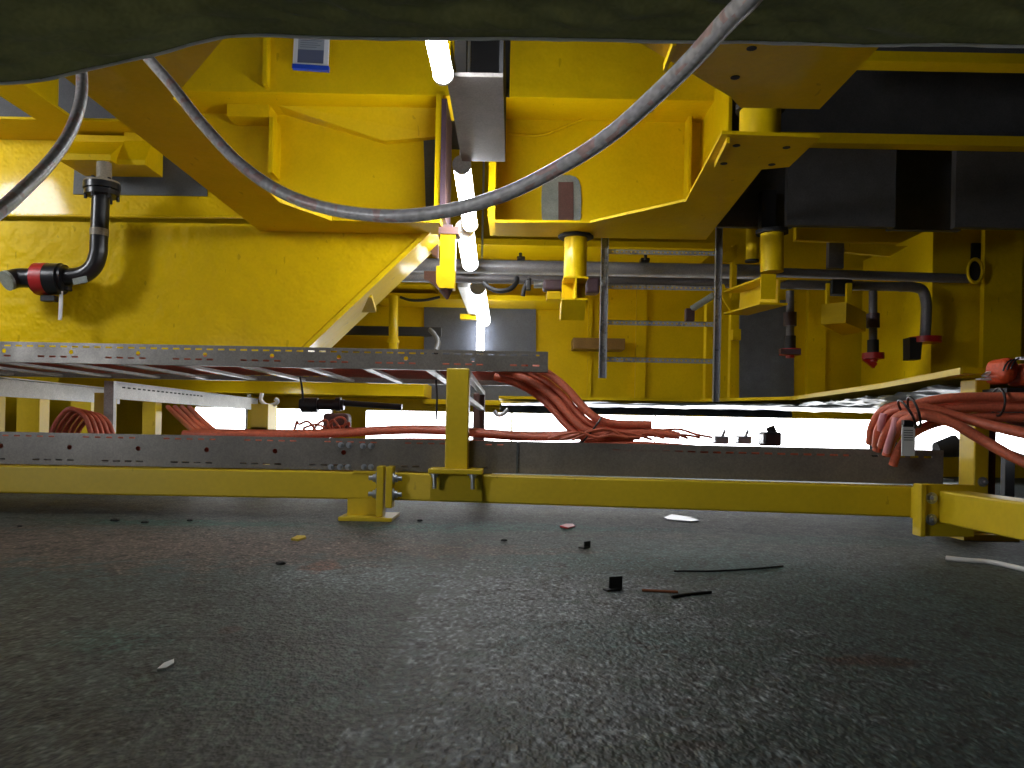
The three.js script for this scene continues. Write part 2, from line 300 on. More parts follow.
{ // notice on the upper web
  const t = thing('notice', 'white framed notice with blue lower edge on the yellow web', 'sign', P(310, 60, 4.6));
  const c = document.createElement('canvas'); c.width = 128; c.height = 160; const k = c.getContext('2d');
  k.fillStyle = '#d8dce2'; k.fillRect(0, 0, 128, 160); k.fillStyle = '#8f98a4'; k.fillRect(14, 4, 100, 100); k.fillStyle = '#555d78'; k.fillRect(14, 76, 100, 62);
  k.fillStyle = '#6b7584'; for (let i = 0; i < 6; i++) k.fillRect(22, 12 + i * 10, 60 + (i * 37) % 26, 4);
  const tex = new THREE.CanvasTexture(c); tex.colorSpace = THREE.SRGBColorSpace;
  const a = P(292, 30, 4.62), b = P(327, 66, 4.62);
  part('sheet', new THREE.BoxGeometry(b.x - a.x, a.y - b.y, 0.012).rotateZ(-0.03).translate((a.x + b.x) / 2, (a.y + b.y) / 2, -4.66), M.white, t);
  const pg = new THREE.PlaneGeometry((b.x - a.x) * 0.94, (a.y - b.y) * 0.98); const m = new THREE.Mesh(pg, mat(0xffffff, 0.5, { map: tex })); m.name = 'print';
  const base = bases.get(t); m.position.set((a.x + b.x) / 2 - base.x, (a.y + b.y) / 2 - base.y, -4.652 - base.z); m.rotation.z = -0.03; t.add(m);
  part('edge_strip', new THREE.BoxGeometry(b.x - a.x + 0.006, 0.026, 0.03).rotateZ(-0.05).translate((a.x + b.x) / 2, b.y + 0.004, -4.66), M.blue, t, 'blue lower edge');
  part('bracket', box((a.x + b.x) / 2 - 0.03, (a.x + b.x) / 2 + 0.03, b.y + 0.05, a.y - 0.05, 4.665, 4.718), M.white, t);
}

// ---------------------------------------------------------------- left wall of the yellow casing
const casing = thing('casing_wall', 'glossy yellow steel wall with a slanting flanged edge at left', 'wall panel', V(-2.4, 0.75, 5));
{
  const tl = P(-260, 222, 4.95), pts = [[-260, 218], [430, 226], [296, 352], [284, 366], [-260, 352]];
  part('haunch_plate', plateP(pts, 4.96, 0.03), M.casing, casing);
  const a = P(432, 226, 4.93), b = P(284, 366, 4.93), n = new THREE.Vector3(b.y - a.y, a.x - b.x, 0).normalize();
  const s = new THREE.Shape([[a.x, a.y], [b.x, b.y], [b.x + n.x * -0.03, b.y - n.y * 0.03], [a.x - n.x * 0.03, a.y - n.y * 0.03]].map(p => new THREE.Vector2(...p)));
  const g = new THREE.ExtrudeGeometry(s, { depth: 0.42, bevelEnabled: false }); g.translate(0, 0, -5.32);
  part('flange', g, M.yellow, casing);
  part('upper_plate', plateP([[-260, 139], [250, 139], [250, 216], [-260, 216]], 5.1, 0.03), M.casing, casing);
  part('seam_bead', bar(P(-260, 214, 5.08), P(246, 217, 5.08), 0.03, 0.016, 0.006), M.yellow, casing);
  part('primer_patch', plateP([[75, 152], [150, 149], [163, 150], [207, 188], [207, 196], [73, 194]], 5.09, 0.012), M.greyPrimer, casing, 'grey primer patch');
  part('top_flange', box(-5, P(138, 128, 4.75).x, P(60, 120, 4.75).y, P(60, 120, 4.75).y + 0.015, 4.75, 5.1), M.yellow, casing);
  const h = P(60, 120, 4.75).y;
  part('roof_flange', box(-2.86, -2.63, h, h + 0.015, 2.6, 4.75), M.yellow, casing);
  part('roof_web', box(-2.76, -2.73, h + 0.015, 2.9, 2.6, 4.75), M.yellow, casing);
  // small cleat on the flange
  const c = P(366, 300, 5.0); part('cleat', bar(P(352, 303, 5.1), P(374, 303, 5.1), 0.18, 0.03, 0, 0.4), M.yellow, casing);
  part('support', [box(-4.6, -4.5, 0, 0.85, 5.0, 5.1)], M.yellow, casing);
}
solo('short_post', [boxP(251, 266, 404, 436, 4.3, 0.09), boxP(266, 268, 404, 436, 4.3, 0.16), box(P(251, 436, 4.3).x, P(266, 436, 4.3).x, 0, 0.34, 4.3, 4.39)], M.yellowRail, 'short yellow post left of the tangled thin cables', 'post');
{ // dark recess behind the roof flange
  const t = thing('roof_recess', 'grey hull plating above the flange at upper left', 'hull panel', V(-2.5, 1.8, 5.2));
  part('panel', box(-4.9, -1.6, P(60, 139, 5.16).y, 2.9, 5.16, 5.2), M.bulkhead, t);
}
// ---------------------------------------------------------------- black flanged drain pipe at left
{
  const D = 4.82;
  const br = thing('pipe_bracket', 'yellow box bracket holding the black flanged pipe', 'bracket', P(105, 172, D));
  const x0 = P(62, 150, D).x, xm = P(115, 150, D).x, x1 = P(144, 150, D).x, yt = P(60, 120, 4.75).y - 0.001, yb = P(105, 163, D).y;
  part('box', polySide([[4.93, yt - 0.05], [4.93, yt], [5.08, yt], [5.08, yb], [4.84, yb], [4.84, yb + 0.03]], xm, x1 - xm), M.yellow, br);
  part('underbox', polySide([[4.93, yt - 0.06], [4.93, yt - 0.02], [5.08, yt - 0.02], [5.08, yb], [4.77, yb], [4.77, yb + 0.035]], x0, xm - x0), M.yellow, br);
  const t = thing('drain_pipe', 'black flanged pipe elbow with red band hanging from yellow bracket', 'pipe', P(100, 300, D));
  const q = (x, y, d = D) => P(x, y, d);
  part('nipple', cyl(q(104, 182), q(104, 162), 0.043, 22), M.beige, t, 'beige pipe end');
  const fl = part('flange', [cyl(q(102, 190), q(102, 184), 0.103, 28), cyl(q(102, 196), q(102, 191), 0.098, 28)], M.black, t);
  part('gasket', cyl(q(102, 184), q(102, 182), 0.1, 28), M.beige, t);
  for (let i = 0; i < 6; i++) { const a = i / 6 * Math.PI * 2 + 0.4, c = q(102, 190); part('bolt', cyl(V(c.x + 0.087 * Math.cos(a), c.y - 0.06, D + 0.087 * Math.sin(a)), V(c.x + 0.087 * Math.cos(a), c.y + 0.06, D + 0.087 * Math.sin(a)), 0.01, 6), M.blackMat, fl); }
  part('elbow', tube([q(101, 192), q(100, 215), q(99, 238), q(98, 254), q(93, 267), q(82, 275), q(66, 277), q(50, 279)], 0.051, 20, 60), M.black, t);
  part('band', cyl(q(99.2, 236), q(99.4, 229), 0.053, 20), M.beige, t, 'pale tape band');
  part('sticker', bar(q(73, 282, D - 0.042), q(87, 279, D - 0.045), 0.008, 0.04, 0.003), M.palePrimer, t, 'faded sticker');
  part('clamp_body', [cyl(q(49, 279), q(62, 279), 0.094, 26), cyl(q(60, 278), q(66, 278), 0.08, 26)], M.black, t);
  part('clamp_ring', cyl(q(34, 279), q(37.5, 279), 0.08, 26), M.black, t);
  part('red_band', cyl(q(37, 279), q(49, 279), 0.096, 26), M.red, t, 'red band of the coupling');
  part('lug', boxP(40, 54, 295, 301, D - 0.02, 0.05, 0.004), M.blackMat, t); part('lug', boxP(60, 68, 286, 290, D - 0.02, 0.05, 0.004), M.blackMat, t);
  part('end_elbow', tube([q(38, 279), q(28, 278), q(18, 278, D - 0.01), q(9, 280, D - 0.05)], 0.058, 20, 40), M.black, t);
  part('end_ring', cyl(q(9, 280, D - 0.05), q(6, 281, D - 0.065), 0.06, 22), M.palePrimer, t, 'pale rim');
  part('drain_tube', tube([q(61, 290), q(61, 300), q(60, 320)], 0.011, 10), M.white, t, 'thin white drain tube');
}

// ---------------------------------------------------------------- lamps
function batten(name, label, a, b, w, gain, aim, group, round = false) {   // linear fitting: housing, opal diffuser or tube, end caps, and lights of the same size
  const mid = a.clone().add(b).multiplyScalar(0.5), t = thing(name, label, 'lamp', mid, group);
  const dir = b.clone().sub(a), len = dir.length(); dir.normalize();
  const n = aim.clone().addScaledVector(dir, -aim.dot(dir)).normalize(), s = new THREE.Vector3().crossVectors(dir, n);
  const basis = new THREE.Matrix4().makeBasis(dir, n, s);
  const putm = g => { g.applyMatrix4(basis); g.translate(mid.x, mid.y, mid.z); return g; };
  const hw = round ? 0.024 : w * 1.04;
  part('housing', putm(new RoundedBoxGeometry(len, 0.04, hw, 2, 0.008).translate(0, round ? -w / 2 - 0.018 : -0.02, 0)), M.white, t);
  part('diffuser', putm(round ? new THREE.CylinderGeometry(w / 2, w / 2, len - 0.03, 24).rotateZ(Math.PI / 2) : new RoundedBoxGeometry(len - 0.008, 0.035, w, 3, 0.006).translate(0, 0.017, 0)), glow(gain), t);
  for (const e of [-1, 1]) part('end_cap', putm((round ? new THREE.CylinderGeometry(w / 2 + 0.004, w / 2 + 0.004, 0.016, 20).rotateZ(Math.PI / 2) : new RoundedBoxGeometry(0.006, 0.045, w * 1.04, 2, 0.002)).translate(e * (len / 2 - (round ? 0.008 : 0.003)), round ? 0 : -0.008, 0)), M.whiteSteel, t);
  for (const m of round ? [n, s, s.clone().negate()] : [n]) {
    const L = new THREE.RectAreaLight(LAMP_WHITE, gain * (round ? 0.35 : 0.4), len - 0.03, w);
    const z = m.clone().negate(), y = new THREE.Vector3().crossVectors(z, dir); L.quaternion.setFromRotationMatrix(new THREE.Matrix4().makeBasis(dir, y, z));
    L.position.copy(m).multiplyScalar(round ? w / 2 + 0.006 : 0.04); L.name = 'light'; t.add(L);
  }
  return t;
}
const DOWN = new THREE.Vector3(0, -1, 0), OUT = new THREE.Vector3(0, 0, 1);
const lampA = batten('tube_lamp', 'bright white tube lamp nearest the camera, under the tarpaulin edge', V(-0.275, 1.62, 2.2), V(-0.275, 1.64, 2.92), 0.07, OVERHEAD_GAIN, DOWN, undefined, true);
const lampB = batten('tube_lamp', 'bright white tube lamp just beyond the grey box beam', V(-0.27, 1.64, 3.9), V(-0.275, 1.58, 4.82), 0.085, OVERHEAD_GAIN, DOWN, undefined, true);
const lampC0 = batten('tube_lamp', 'bright tube lamp between the hull edge and the grey pipe', V(-0.31, 1.57, 4.86), V(-0.315, 1.51, 5.62), 0.11, OVERHEAD_GAIN * 0.22, DOWN, undefined, true);
const lampC = batten('tube_lamp', 'bright sloping tube lamp behind the grey pipes', V(-0.275, 1.41, 5.95), V(-0.257, 1.28, 6.85), 0.11, OVERHEAD_GAIN * 0.22, DOWN, undefined, true);
const lampD = batten('tube_lamp', 'bright upright tube lamp on the blue grey rear panel', P(481, 320, 7.2), P(480, 354, 7.2), 0.07, OVERHEAD_GAIN * 0.22, OUT, undefined, true);
for (const [l, y] of [[lampA, 2.9], [lampB, 2.9], [lampC0, 2.9], [lampC, 2.9]]) { const b = bases.get(l); part('hanger', [cyl(V(b.x, b.y + 0.07, -b.z), V(b.x, y, -b.z), 0.008, 8)], M.zinc, l); }
part('channel', bar(P(464, 284, 6.0), P(474, 312, 6.82), 0.1, 0.05, 0.008), M.whiteSteel, lampC, 'pale channel beside the tube');
part('bracket', [boxP(460, 478, 314, 319, 6.8, 0.08), boxP(470, 478, 306, 316, 6.8, 0.05)], M.yellow, lampC, 'yellow end bracket');

const rear = [[196, 246, 'behind the white tray rail at left'], [272, 332, 'behind the cluttered left end of the lower tray'], [366, 511, 'behind the middle yellow post'], [512, 654, 'behind the falling orange cable bundle'], [655, 794, 'behind the black cable gland'], [795, 884, 'just left of the right cable bundle'], [914, 962, 'seen through the right cable bundle']];
rear.forEach(([x0, x1, where]) => {
  const y0 = 428, a = P(x0, y0 + (x0 - 512) * 0.019, 6.5), b = P(x1, y0 + (x1 - 512) * 0.019, 6.5);
  const t = batten('flood_lamp', `wide white floodlight bar ${where}`, a, b, 0.24, REAR_GAIN, OUT);
  const m = bases.get(t); part('stand', [box(m.x - 0.02, m.x + 0.02, 0, m.y - 0.1, -m.z + 0.02, -m.z + 0.06), box(m.x - 0.12, m.x + 0.12, 0, 0.02, -m.z - 0.03, -m.z + 0.11)], M.zinc, t);
});
{
  const t = batten('flood_lamp', 'tilted white floodlight at the right edge below the orange cables', P(992, 434, 3.3), P(1036, 449, 3.2), 0.075, REAR_GAIN, OUT);
  const m = bases.get(t); part('stand', [box(m.x - 0.02, m.x + 0.02, 0, m.y - 0.02, -m.z + 0.02, -m.z + 0.05), box(m.x - 0.1, m.x + 0.1, 0, 0.02, -m.z - 0.03, -m.z + 0.11)], M.blackMat, t);
  const u = batten('flood_lamp', 'small bright lamp on the end of the white tray rail', P(243, 386, 6.75), P(253, 386, 6.75), 0.1, REAR_GAIN, OUT);
  const k = bases.get(u); part('stand', [box(k.x - 0.015, k.x + 0.015, 0, k.y - 0.02, -k.z + 0.02, -k.z + 0.05)], M.zinc, u);
  // work light beyond the left edge, mirrored in the glossy casing wall
  const w = batten('flood_lamp', 'work floodlight on the left side wall, beyond the picture', V(-4.9, 2.2, 3.2), V(-3.75, 2.2, 3.6), 0.3, SIDE_GAIN, new THREE.Vector3(0.55, -0.45, -1));
  part('bracket', box(-4.98, -4.7, 2.24, 2.28, 3.15, 3.25), M.zinc, w);
  const w2 = batten('fill_lamp', 'added fill light standing on the deck left of the camera', V(-3.6, 0.95, -0.7), V(-3.6, 0.95, 0.3), 0.4, FILL_GAIN, new THREE.Vector3(1, -0.05, -0.5));  // fill light added out of view to brighten tarpaulin, cables, rails and deck
  part('stand', box(-3.66, -3.62, 0, 0.95, -0.22, -0.18), M.zinc, w2); part('foot', box(-3.85, -3.45, 0, 0.02, -0.4, 0.0), M.zinc, w2);
}

// ---------------------------------------------------------------- dark structure at upper right
{
  const t = thing('dark_bulkhead', 'dark grey steel bulkhead at upper right', 'bulkhead', V(2.6, 1.55, 4.7));
  part('panel', boxP(788, 896, 140, 226, 4.7, 0.05), M.bulkhead, t);
  part('panel', boxP(890, 962, 120, 230, 5.2, 0.05), M.bulkhead, t);
  part('panel', box(P(956, 180, 4.7).x, 5.05, P(900, 226, 4.7).y, P(900, 140, 4.7).y, 4.7, 4.75), M.bulkhead, t);
  part('panel', box(1.24, 5.05, P(900, 135, 5.0).y, 2.9, 5.0, 5.05), M.bulkhead, t);
  part('panel', boxP(718, 793, 160, 227, 4.96, 0.04), M.bulkhead, t);
  const b1 = thing('overhead_beam', 'dim yellow beam crossing the dark bulkhead', 'beam', V(2.6, 1.6, 4.6));
  part('flange', box(1.24, 5.05, P(900, 144, 4.6).y, P(900, 134, 4.6).y, 4.6, 4.69), M.yellow, b1);
  part('web', box(1.24, 5.05, P(900, 134, 4.6).y, 2.9, 4.67, 4.69), M.bulkhead, b1);
  const b2 = thing('overhead_beam', 'dim yellow beam below the tarpaulin edge at upper right', 'beam', V(2.6, 1.6, 3.6));
  part('flange', box(1.24, 5.05, P(940, 62, 3.8).y, P(940, 52, 3.8).y, 3.8, 3.9), M.yellow, b2);
  part('web', box(1.24, 5.05, P(940, 52, 3.8).y, 2.9, 3.88, 3.9), M.bulkhead, b2);
}

// ---------------------------------------------------------------- hanging stubs, brackets
function stubFoot(px, pyTop, pyMid, pyBot, D, r, label) {
  const c = P(px, pyMid, D), t = thing('hanging_stub', label, 'support', V(c.x, P(px, pyBot + 18, D).y, D));
  part('flange', cyl(V(c.x, HC - 0.019, D), V(c.x, HC - 0.001, D), r * 1.55, 8), M.dark, t, 'dark top flange');
  part('pipe', cyl(V(c.x, P(px, pyMid, D).y, D), V(c.x, HC - 0.019, D), r, 26), M.yellow, t);
  const yt = P(px, pyMid, D).y, yb = P(px, pyBot, D).y, w = 0.073;
  part('foot_head', [box(c.x - w, c.x + w, yt - 0.01, yt, D - 0.08, D + 0.12), box(c.x - w, c.x + w, yb, yb + 0.01, D - 0.08, D + 0.12), box(c.x - 0.005, c.x + 0.005, yb, yt, D - 0.08, D + 0.12), box(c.x - w, c.x + w, yb, yt, D + 0.1, D + 0.12)], M.yellow, t);
  const y2 = P(px, pyBot + 18, D).y;
  part('shoe', polySide([[D - 0.08, yb], [D + 0.12, yb], [D + 0.12, y2 + 0.02], [D + 0.02, y2]], c.x - w - 0.01, 2 * w), M.yellow, t);
}
stubFoot(575, 233, 279, 302, 4.9, 0.07, 'yellow hanging pipe stub with a square foot above the tray end');
{
  const D = 4.85, t = thing('hanging_stub', 'yellow hanging pipe stub carrying a slanting channel', 'support', P(772, 312, D));
  const c = P(772, 272, D);
  part('pipe', cyl(c, P(772, 233, D), 0.068, 26), M.yellow, t);
  part('hanger', boxP(762, 776, 190, 230, D, 0.08), M.dark, t, 'dark hanger');
  part('flange', cyl(P(772, 234, D), P(772, 230, D), 0.1, 8), M.dark, t, 'dark top flange');
  const a = P(774, 291, D - 0.1), b = P(736, 303, D + 0.55), ch = 0.15;
  for (const [k, h] of [[0, 0.012], [1, 0.012]]) part('channel_flange', bar(a.clone().add(new THREE.Vector3(0, k ? ch / 2 : -ch / 2, 0)), b.clone().add(new THREE.Vector3(0, k ? ch / 2 : -ch / 2, 0)), 0.17, h), M.yellow, t);
  part('channel_web', bar(a.clone().add(new THREE.Vector3(0.03, 0, 0)), b.clone().add(new THREE.Vector3(0.03, 0, 0)), 0.012, ch), M.yellow, t);
  part('end_plate', boxP(761, 776, 274, 299, D - 0.11, 0.012), M.yellow, t);
  const s = thing('hanging_stub', 'short yellow pipe stub behind the slanting channel', 'support', P(752, 262, 5.2));
  part('pipe', cyl(P(752, 261, 5.2), V(P(752, 261, 5.2).x, 1.75, 5.2), 0.04, 20), M.yellow, s);
  part('cap', cyl(P(752, 262, 5.2), P(752, 260, 5.2), 0.045, 20), M.dark, s);
}
{ // bright post at the end of the haunch
  const D = 4.72, t = thing('hanging_post', 'brightly lit yellow post hanging beside the lamps', 'support', P(446, 300, D));
  const x0 = P(436.5, 260, D).x, x1 = P(455, 260, D).x, yt = P(446, 234, D).y, yb = P(446, 288, D).y;
  part('post', polyV([[x0 + 0.02, yt], [x1, yt], [x1, yb], [x0 + 0.02, yb], [x0, yb + 0.03], [x0, yb + 0.13], [x0 + 0.02, yb + 0.13]], D, 0.09), M.yellow, t);
  part('head', box(x0 + 0.01, x1 + 0.02, yt, yt + 0.04, D - 0.01, D + 0.13), M.redPrimer, t, 'purple brown head plate');
  part('hanger', box(x0 + 0.03, x1 - 0.02, yt + 0.04, HC + 0.01, D + 0.02, D + 0.12), M.purple, t);
  part('tip', [cyl(V((x0 + x1) / 2, yb, D + 0.045), V((x0 + x1) / 2 + 0.01, yb - 0.06, D + 0.045), 0.045, 4, 0.006)], M.redPrimer, t, 'pointed tip');
  const u = thing('angle_cleat', 'brown steel angle behind the bright yellow post', 'bracket', P(430, 285, 5.2));
  part('angle', [plateP([[424, 271], [438, 271], [438, 288], [428, 280], [424, 279]], 5.2, 0.08), plateP([[424, 237], [438, 232], [438, 258], [432, 254]], 5.25, 0.05)], M.redPrimer, u);
}

// ---------------------------------------------------------------- pipes along the rear
function flangeRing(t, p, dir, r, m, name = 'flange') { return part(name, cyl(p.clone().addScaledVector(dir, -0.015), p.clone().addScaledVector(dir, 0.015), r, 24), m, t); }
{
  const t = thing('steel_pipe', 'long grey steel pipe running level under the hull', 'pipe', P(600, 270, 5.8));
  const a = P(396, 266, 5.8), m = P(762, 271, 5.8), b = P(975, 271, 5.9); a.y = b.y = m.y = P(600, 269, 5.8).y;
  part('pipe', cyl(a, m, 0.052, 24), M.pipeGrey, t); part('pipe', cyl(m, b, 0.034, 20), M.pipeDark, t, 'thinner dark end'); flangeRing(t, m, new THREE.Vector3(1, 0, 0), 0.06, M.pipeDark, 'reducer');
  const u = thing('steel_pipe', 'thinner purplish pipe below the long grey pipe, ending in an elbow', 'pipe', P(640, 282, 5.75));
  const y = P(600, 281, 5.7).y, q = (px, py, d = 5.7) => { const p = P(px, py, d); if (py < 300) p.y = y; return p; };
  part('pipe', cyl(q(402, 280), q(430, 280), 0.034, 20), M.pipeGrey, u); part('pipe', cyl(q(455, 280), q(900, 285), 0.033, 20), M.pipeDark, u);
  part('elbow', tube([q(900, 285), q(912, 285), P(922, 290, 5.7), P(926, 301, 5.7), P(926, 320, 5.7), P(925, 338, 5.7)], 0.036, 18, 40), M.pipeDark, u);
  part('flange', [cyl(P(925, 343, 5.7), P(925, 337, 5.7), 0.11, 24)], M.red, u, 'dark red flange');
  part('outlet', polyV([[P(907, 340, 5.68).x, P(907, 338, 5.68).y], [P(920, 340, 5.68).x, P(920, 338, 5.68).y], [P(918, 360, 5.68).x, P(918, 360, 5.68).y], [P(907, 360, 5.68).x, P(907, 360, 5.68).y]], 5.64, 0.1), M.blackMat, u);
  const h = thing('pipe_sleeve', 'round yellow sleeve where the pipe enters the right wall', 'sleeve', P(975, 282, 5.85));
  const c = P(975, 271, 5.8); const ring = new THREE.TorusGeometry(0.085, 0.014, 10, 30); ring.scale(0.62, 1, 1); ring.translate(c.x, c.y, c.z); part('ring', ring, M.yellow, h);
  const disc = new THREE.CylinderGeometry(0.082, 0.082, 0.01, 26).rotateX(Math.PI / 2).scale(0.62, 1, 1).translate(c.x, c.y, c.z - 0.02); part('opening', disc, M.dark, h, 'dark opening');
}
function dropValve(px, pyTop, pyBot, D, label, kind) {
  const t = thing('drop_valve', label, 'valve', P(px, pyBot, D)), q = (dy, dx = 0) => P(px + dx, dy, D);
  part('drop_pipe', cyl(q(pyTop), q(pyBot - 14), 0.028, 16), M.pipeDark, t);
  part('coupling', cyl(q(pyTop + (pyBot - pyTop) * 0.32), q(pyTop + (pyBot - pyTop) * 0.52), 0.045, 16), M.purple, t);
  part('body', cyl(q(pyBot - 22), q(pyBot - 8), 0.04, 14), M.blackMat, t);
  const w = part('hand_wheel', [cyl(q(pyBot - 9), q(pyBot - 3), 0.075, 18), cyl(q(pyBot - 12), q(pyBot), 0.03, 10)], M.red, t, 'red hand wheel');
  part('lever', kind ? bar(q(pyBot - 4, -8), q(pyBot + 4, 2), 0.03, 0.04) : boxP(px - 9, px + 11, pyBot - 9, pyBot - 4, D - 0.1, 0.04), kind ? M.red : M.purple, t);
}
dropValve(790, 291, 358, 5.7, 'drop pipe with red hand wheel beside the dark panel', 0);
dropValve(873, 291, 362, 5.7, 'drop pipe with black and red valve below the box light', 1);
{ // yellow box under pipe
  const t = thing('junction_box', 'yellow box bracket hung below the dark pipe', 'bracket', P(845, 325, 5.3));
  const a = P(821, 311, 5.2), b = P(846, 300, 5.6), w = P(866, 308, 5.6);
  const y0 = P(840, 327, 5.3).y, y1 = P(840, 307, 5.3).y;
  part('body', polyH([[P(821, 318, 5.2).x, 5.2], [P(846, 318, 5.1).x, 5.1], [P(866, 318, 5.5).x, 5.5], [P(843, 318, 5.75).x, 5.75]], y0, y1 - y0), M.yellow, t);
  part('strap', boxP(827, 830, 283, 306, 5.35, 0.03), M.yellow, t); part('strap', boxP(847, 852, 283, 306, 5.5, 0.03), M.yellow, t);
  part('black_clamp', boxP(832, 853, 279, 294, 5.56, 0.1, 0.01), M.blackMat, t);
}

// ---------------------------------------------------------------- cable ladder hanging in the middle
{
  const D = 5.35, t = thing('cable_ladder', 'upright galvanised cable ladder with perforated rungs', 'cable ladder', P(660, 400, D));
  const slots = (x0, x1, y0, y1, n, vert) => { const hs = []; for (let i = 0; i < n; i++) { const f = (i + 0.3) / n, g2 = (i + 0.7) / n; hs.push(vert ? [[x0 + (x1 - x0) * 0.35, y0 + (y1 - y0) * f], [x0 + (x1 - x0) * 0.65, y0 + (y1 - y0) * f], [x0 + (x1 - x0) * 0.65, y0 + (y1 - y0) * g2], [x0 + (x1 - x0) * 0.35, y0 + (y1 - y0) * g2]] : [[x0 + (x1 - x0) * f, y0 + (y1 - y0) * 0.35], [x0 + (x1 - x0) * g2, y0 + (y1 - y0) * 0.35], [x0 + (x1 - x0) * g2, y0 + (y1 - y0) * 0.65], [x0 + (x1 - x0) * f, y0 + (y1 - y0) * 0.65]]); } return hs; };
  for (const [px0, px1, yb] of [[600, 607.5, 378], [714, 720.5, 402]]) {
    const x0 = P(px0, 300, D).x, x1 = P(px1, 300, D).x, y0 = P(px0, yb, D).y, y1 = HC + 0.35;
    part('rail', [polyV([[x0, y0], [x1, y0], [x1, y1], [x0, y1]], D, 0.004), box(x0, x0 + 0.004, y0, y1, D - 0.03, D + 0.004), box(x1 - 0.004, x1, y0, y1, D - 0.03, D + 0.004)], M.galv, t);
  }
  for (const [py, a, b] of [[252, 606, 716], [287, 606, 716], [323, 606, 716], [360, 606, 716]]) {
    const x0 = P(a, py, D).x, x1 = P(b, py, D).x, y0 = P(660, py + 2.6, D).y, y1 = P(660, py - 2.2, D).y;
    part('rung', [polyV([[x0, y0], [x1, y0], [x1, y1], [x0, y1]], D + 0.006, 0.003, slots(x0, x1, y0, y1, 24, false)), box(x0, x1, y1 - 0.003, y1, D + 0.006, D + 0.03)], M.galv, t);
  }
  part('bolt', boltGeo(P(603, 283, D - 0.03), OUT, 0.014), M.zinc, t);
  const st = thing('brace', 'short grey slanting brace behind the cable ladder', 'brace', P(700, 305, 5.8));
  part('rod', cyl(P(692, 309, 5.8), P(714, 295, 5.7), 0.024, 14), M.palePrimer, st); part('joint', boxP(686, 695, 308, 321, 5.78, 0.06, 0.008), M.purple, st);
}
// ---------------------------------------------------------------- frames and beams in the rear
{
  const beam = (label, x0, x1, y0, y1, D, dep, m = M.yellow) => { const y = P((x0 + x1) / 2, (y0 + y1) / 2, D); const h = (y1 - y0) / F * D; return solo('rear_beam', [box(P(x0, 300, D).x, P(x1, 300, D).x, y.y - h / 2, y.y + h / 2, D, D + dep, 0.006)], m, label, 'beam'); };
  beam('upper yellow rear beam catching the lamp light', 464, 716, 240, 247, 6.4, 0.9);
  beam('yellow rear beam at the top of the blue grey panel', 372, 562, 294, 299.5, 6.8, 0.5);
  beam('yellow rear beam beside the casing edge', 382, 432, 281, 284.5, 6.6, 0.6);
  beam('wide yellow rear beam below the upper tray', 60, 426, 379, 393, 6.6, 0.6);
  beam('thin yellow rear ledge below the blue grey panel', 424, 540, 400, 405, 6.9, 0.4);
  beam('black strip across the yellow rear wall', 320, 442, 326, 335, 6.95, 0.06, M.blackMat);
  beam('brown steel shelf plate left of the cable ladder', 574, 626, 338, 349, 7.05, 0.24, M.brown);
  solo('rear_pipe', [cyl(P(393.5, 368, 6.75), P(393.5, 296, 6.75), 0.04, 20), cyl(P(393.5, 343, 6.75), P(393.5, 340, 6.75), 0.05, 20)], M.yellow, 'upright yellow pipe on the rear wall behind the casing edge', 'pipe');
  const fr = thing('pipe_support', 'yellow angle steel support between the cable ladder and dark panel', 'support', P(733, 400, 5.6));
  part('post', boxP(731, 736, 245, 399.4, 5.6, 0.06), M.yellow, fr);
  part('gusset', plateP([[721, 284], [724, 284], [732, 303], [732, 313], [722, 297]], 5.59, 0.02), M.yellow, fr);
  part('gusset', plateP([[722, 255], [731, 246], [735, 250], [735, 262], [722, 262]], 5.59, 0.02), M.yellow, fr);
  part('gusset', plateP([[735, 258], [741, 253], [741, 264], [735, 264]], 5.58, 0.02), M.yellow, fr);
  part('foot', boxP(733, 741, 329, 340, 5.55, 0.08), M.yellow, fr);
  part('side_post', boxP(706, 714, 297, 400.8, 6.0, 0.08), M.yellow, fr);
  const rw = thing('right_casing', 'dim yellow corrugated casing at the right edge', 'wall panel', P(990, 376, 5.9));
  for (const [a, b, d] of [[932, 990, 6.0], [984, 1022, 5.9], [1017, 1140, 5.97]]) part('panel', box(P(a, 300, d).x, P(b, 300, d).x, 0.593, P(980, 228, d).y, d, d + 0.05), M.yellow, rw);
  part('return_panel', box(P(932, 300, 6).x, P(932, 300, 6).x + 0.02, 0.593, P(980, 228, 6).y, 6.05, 7.2), M.yellow, rw);
  part('slot', boxP(972, 983, 243, 262, 5.98, 0.03), M.dark, rw, 'dark slot');
  const cr2 = thing('ceiling_bracket', 'dim yellow tapered bracket above the dark pipe at right', 'bracket', P(850, 250, 5.5));
  part('plate', [plateP([[796, 227], [914, 226], [900, 243], [796, 240]], 5.5, 0.05), plateP([[845, 247], [908, 246], [890, 256], [846, 252]], 5.6, 0.05)], M.yellow, cr2);
  part('hanger', boxP(829, 844, 236, 268, 5.6, 0.05), M.pipeDark, cr2);
}
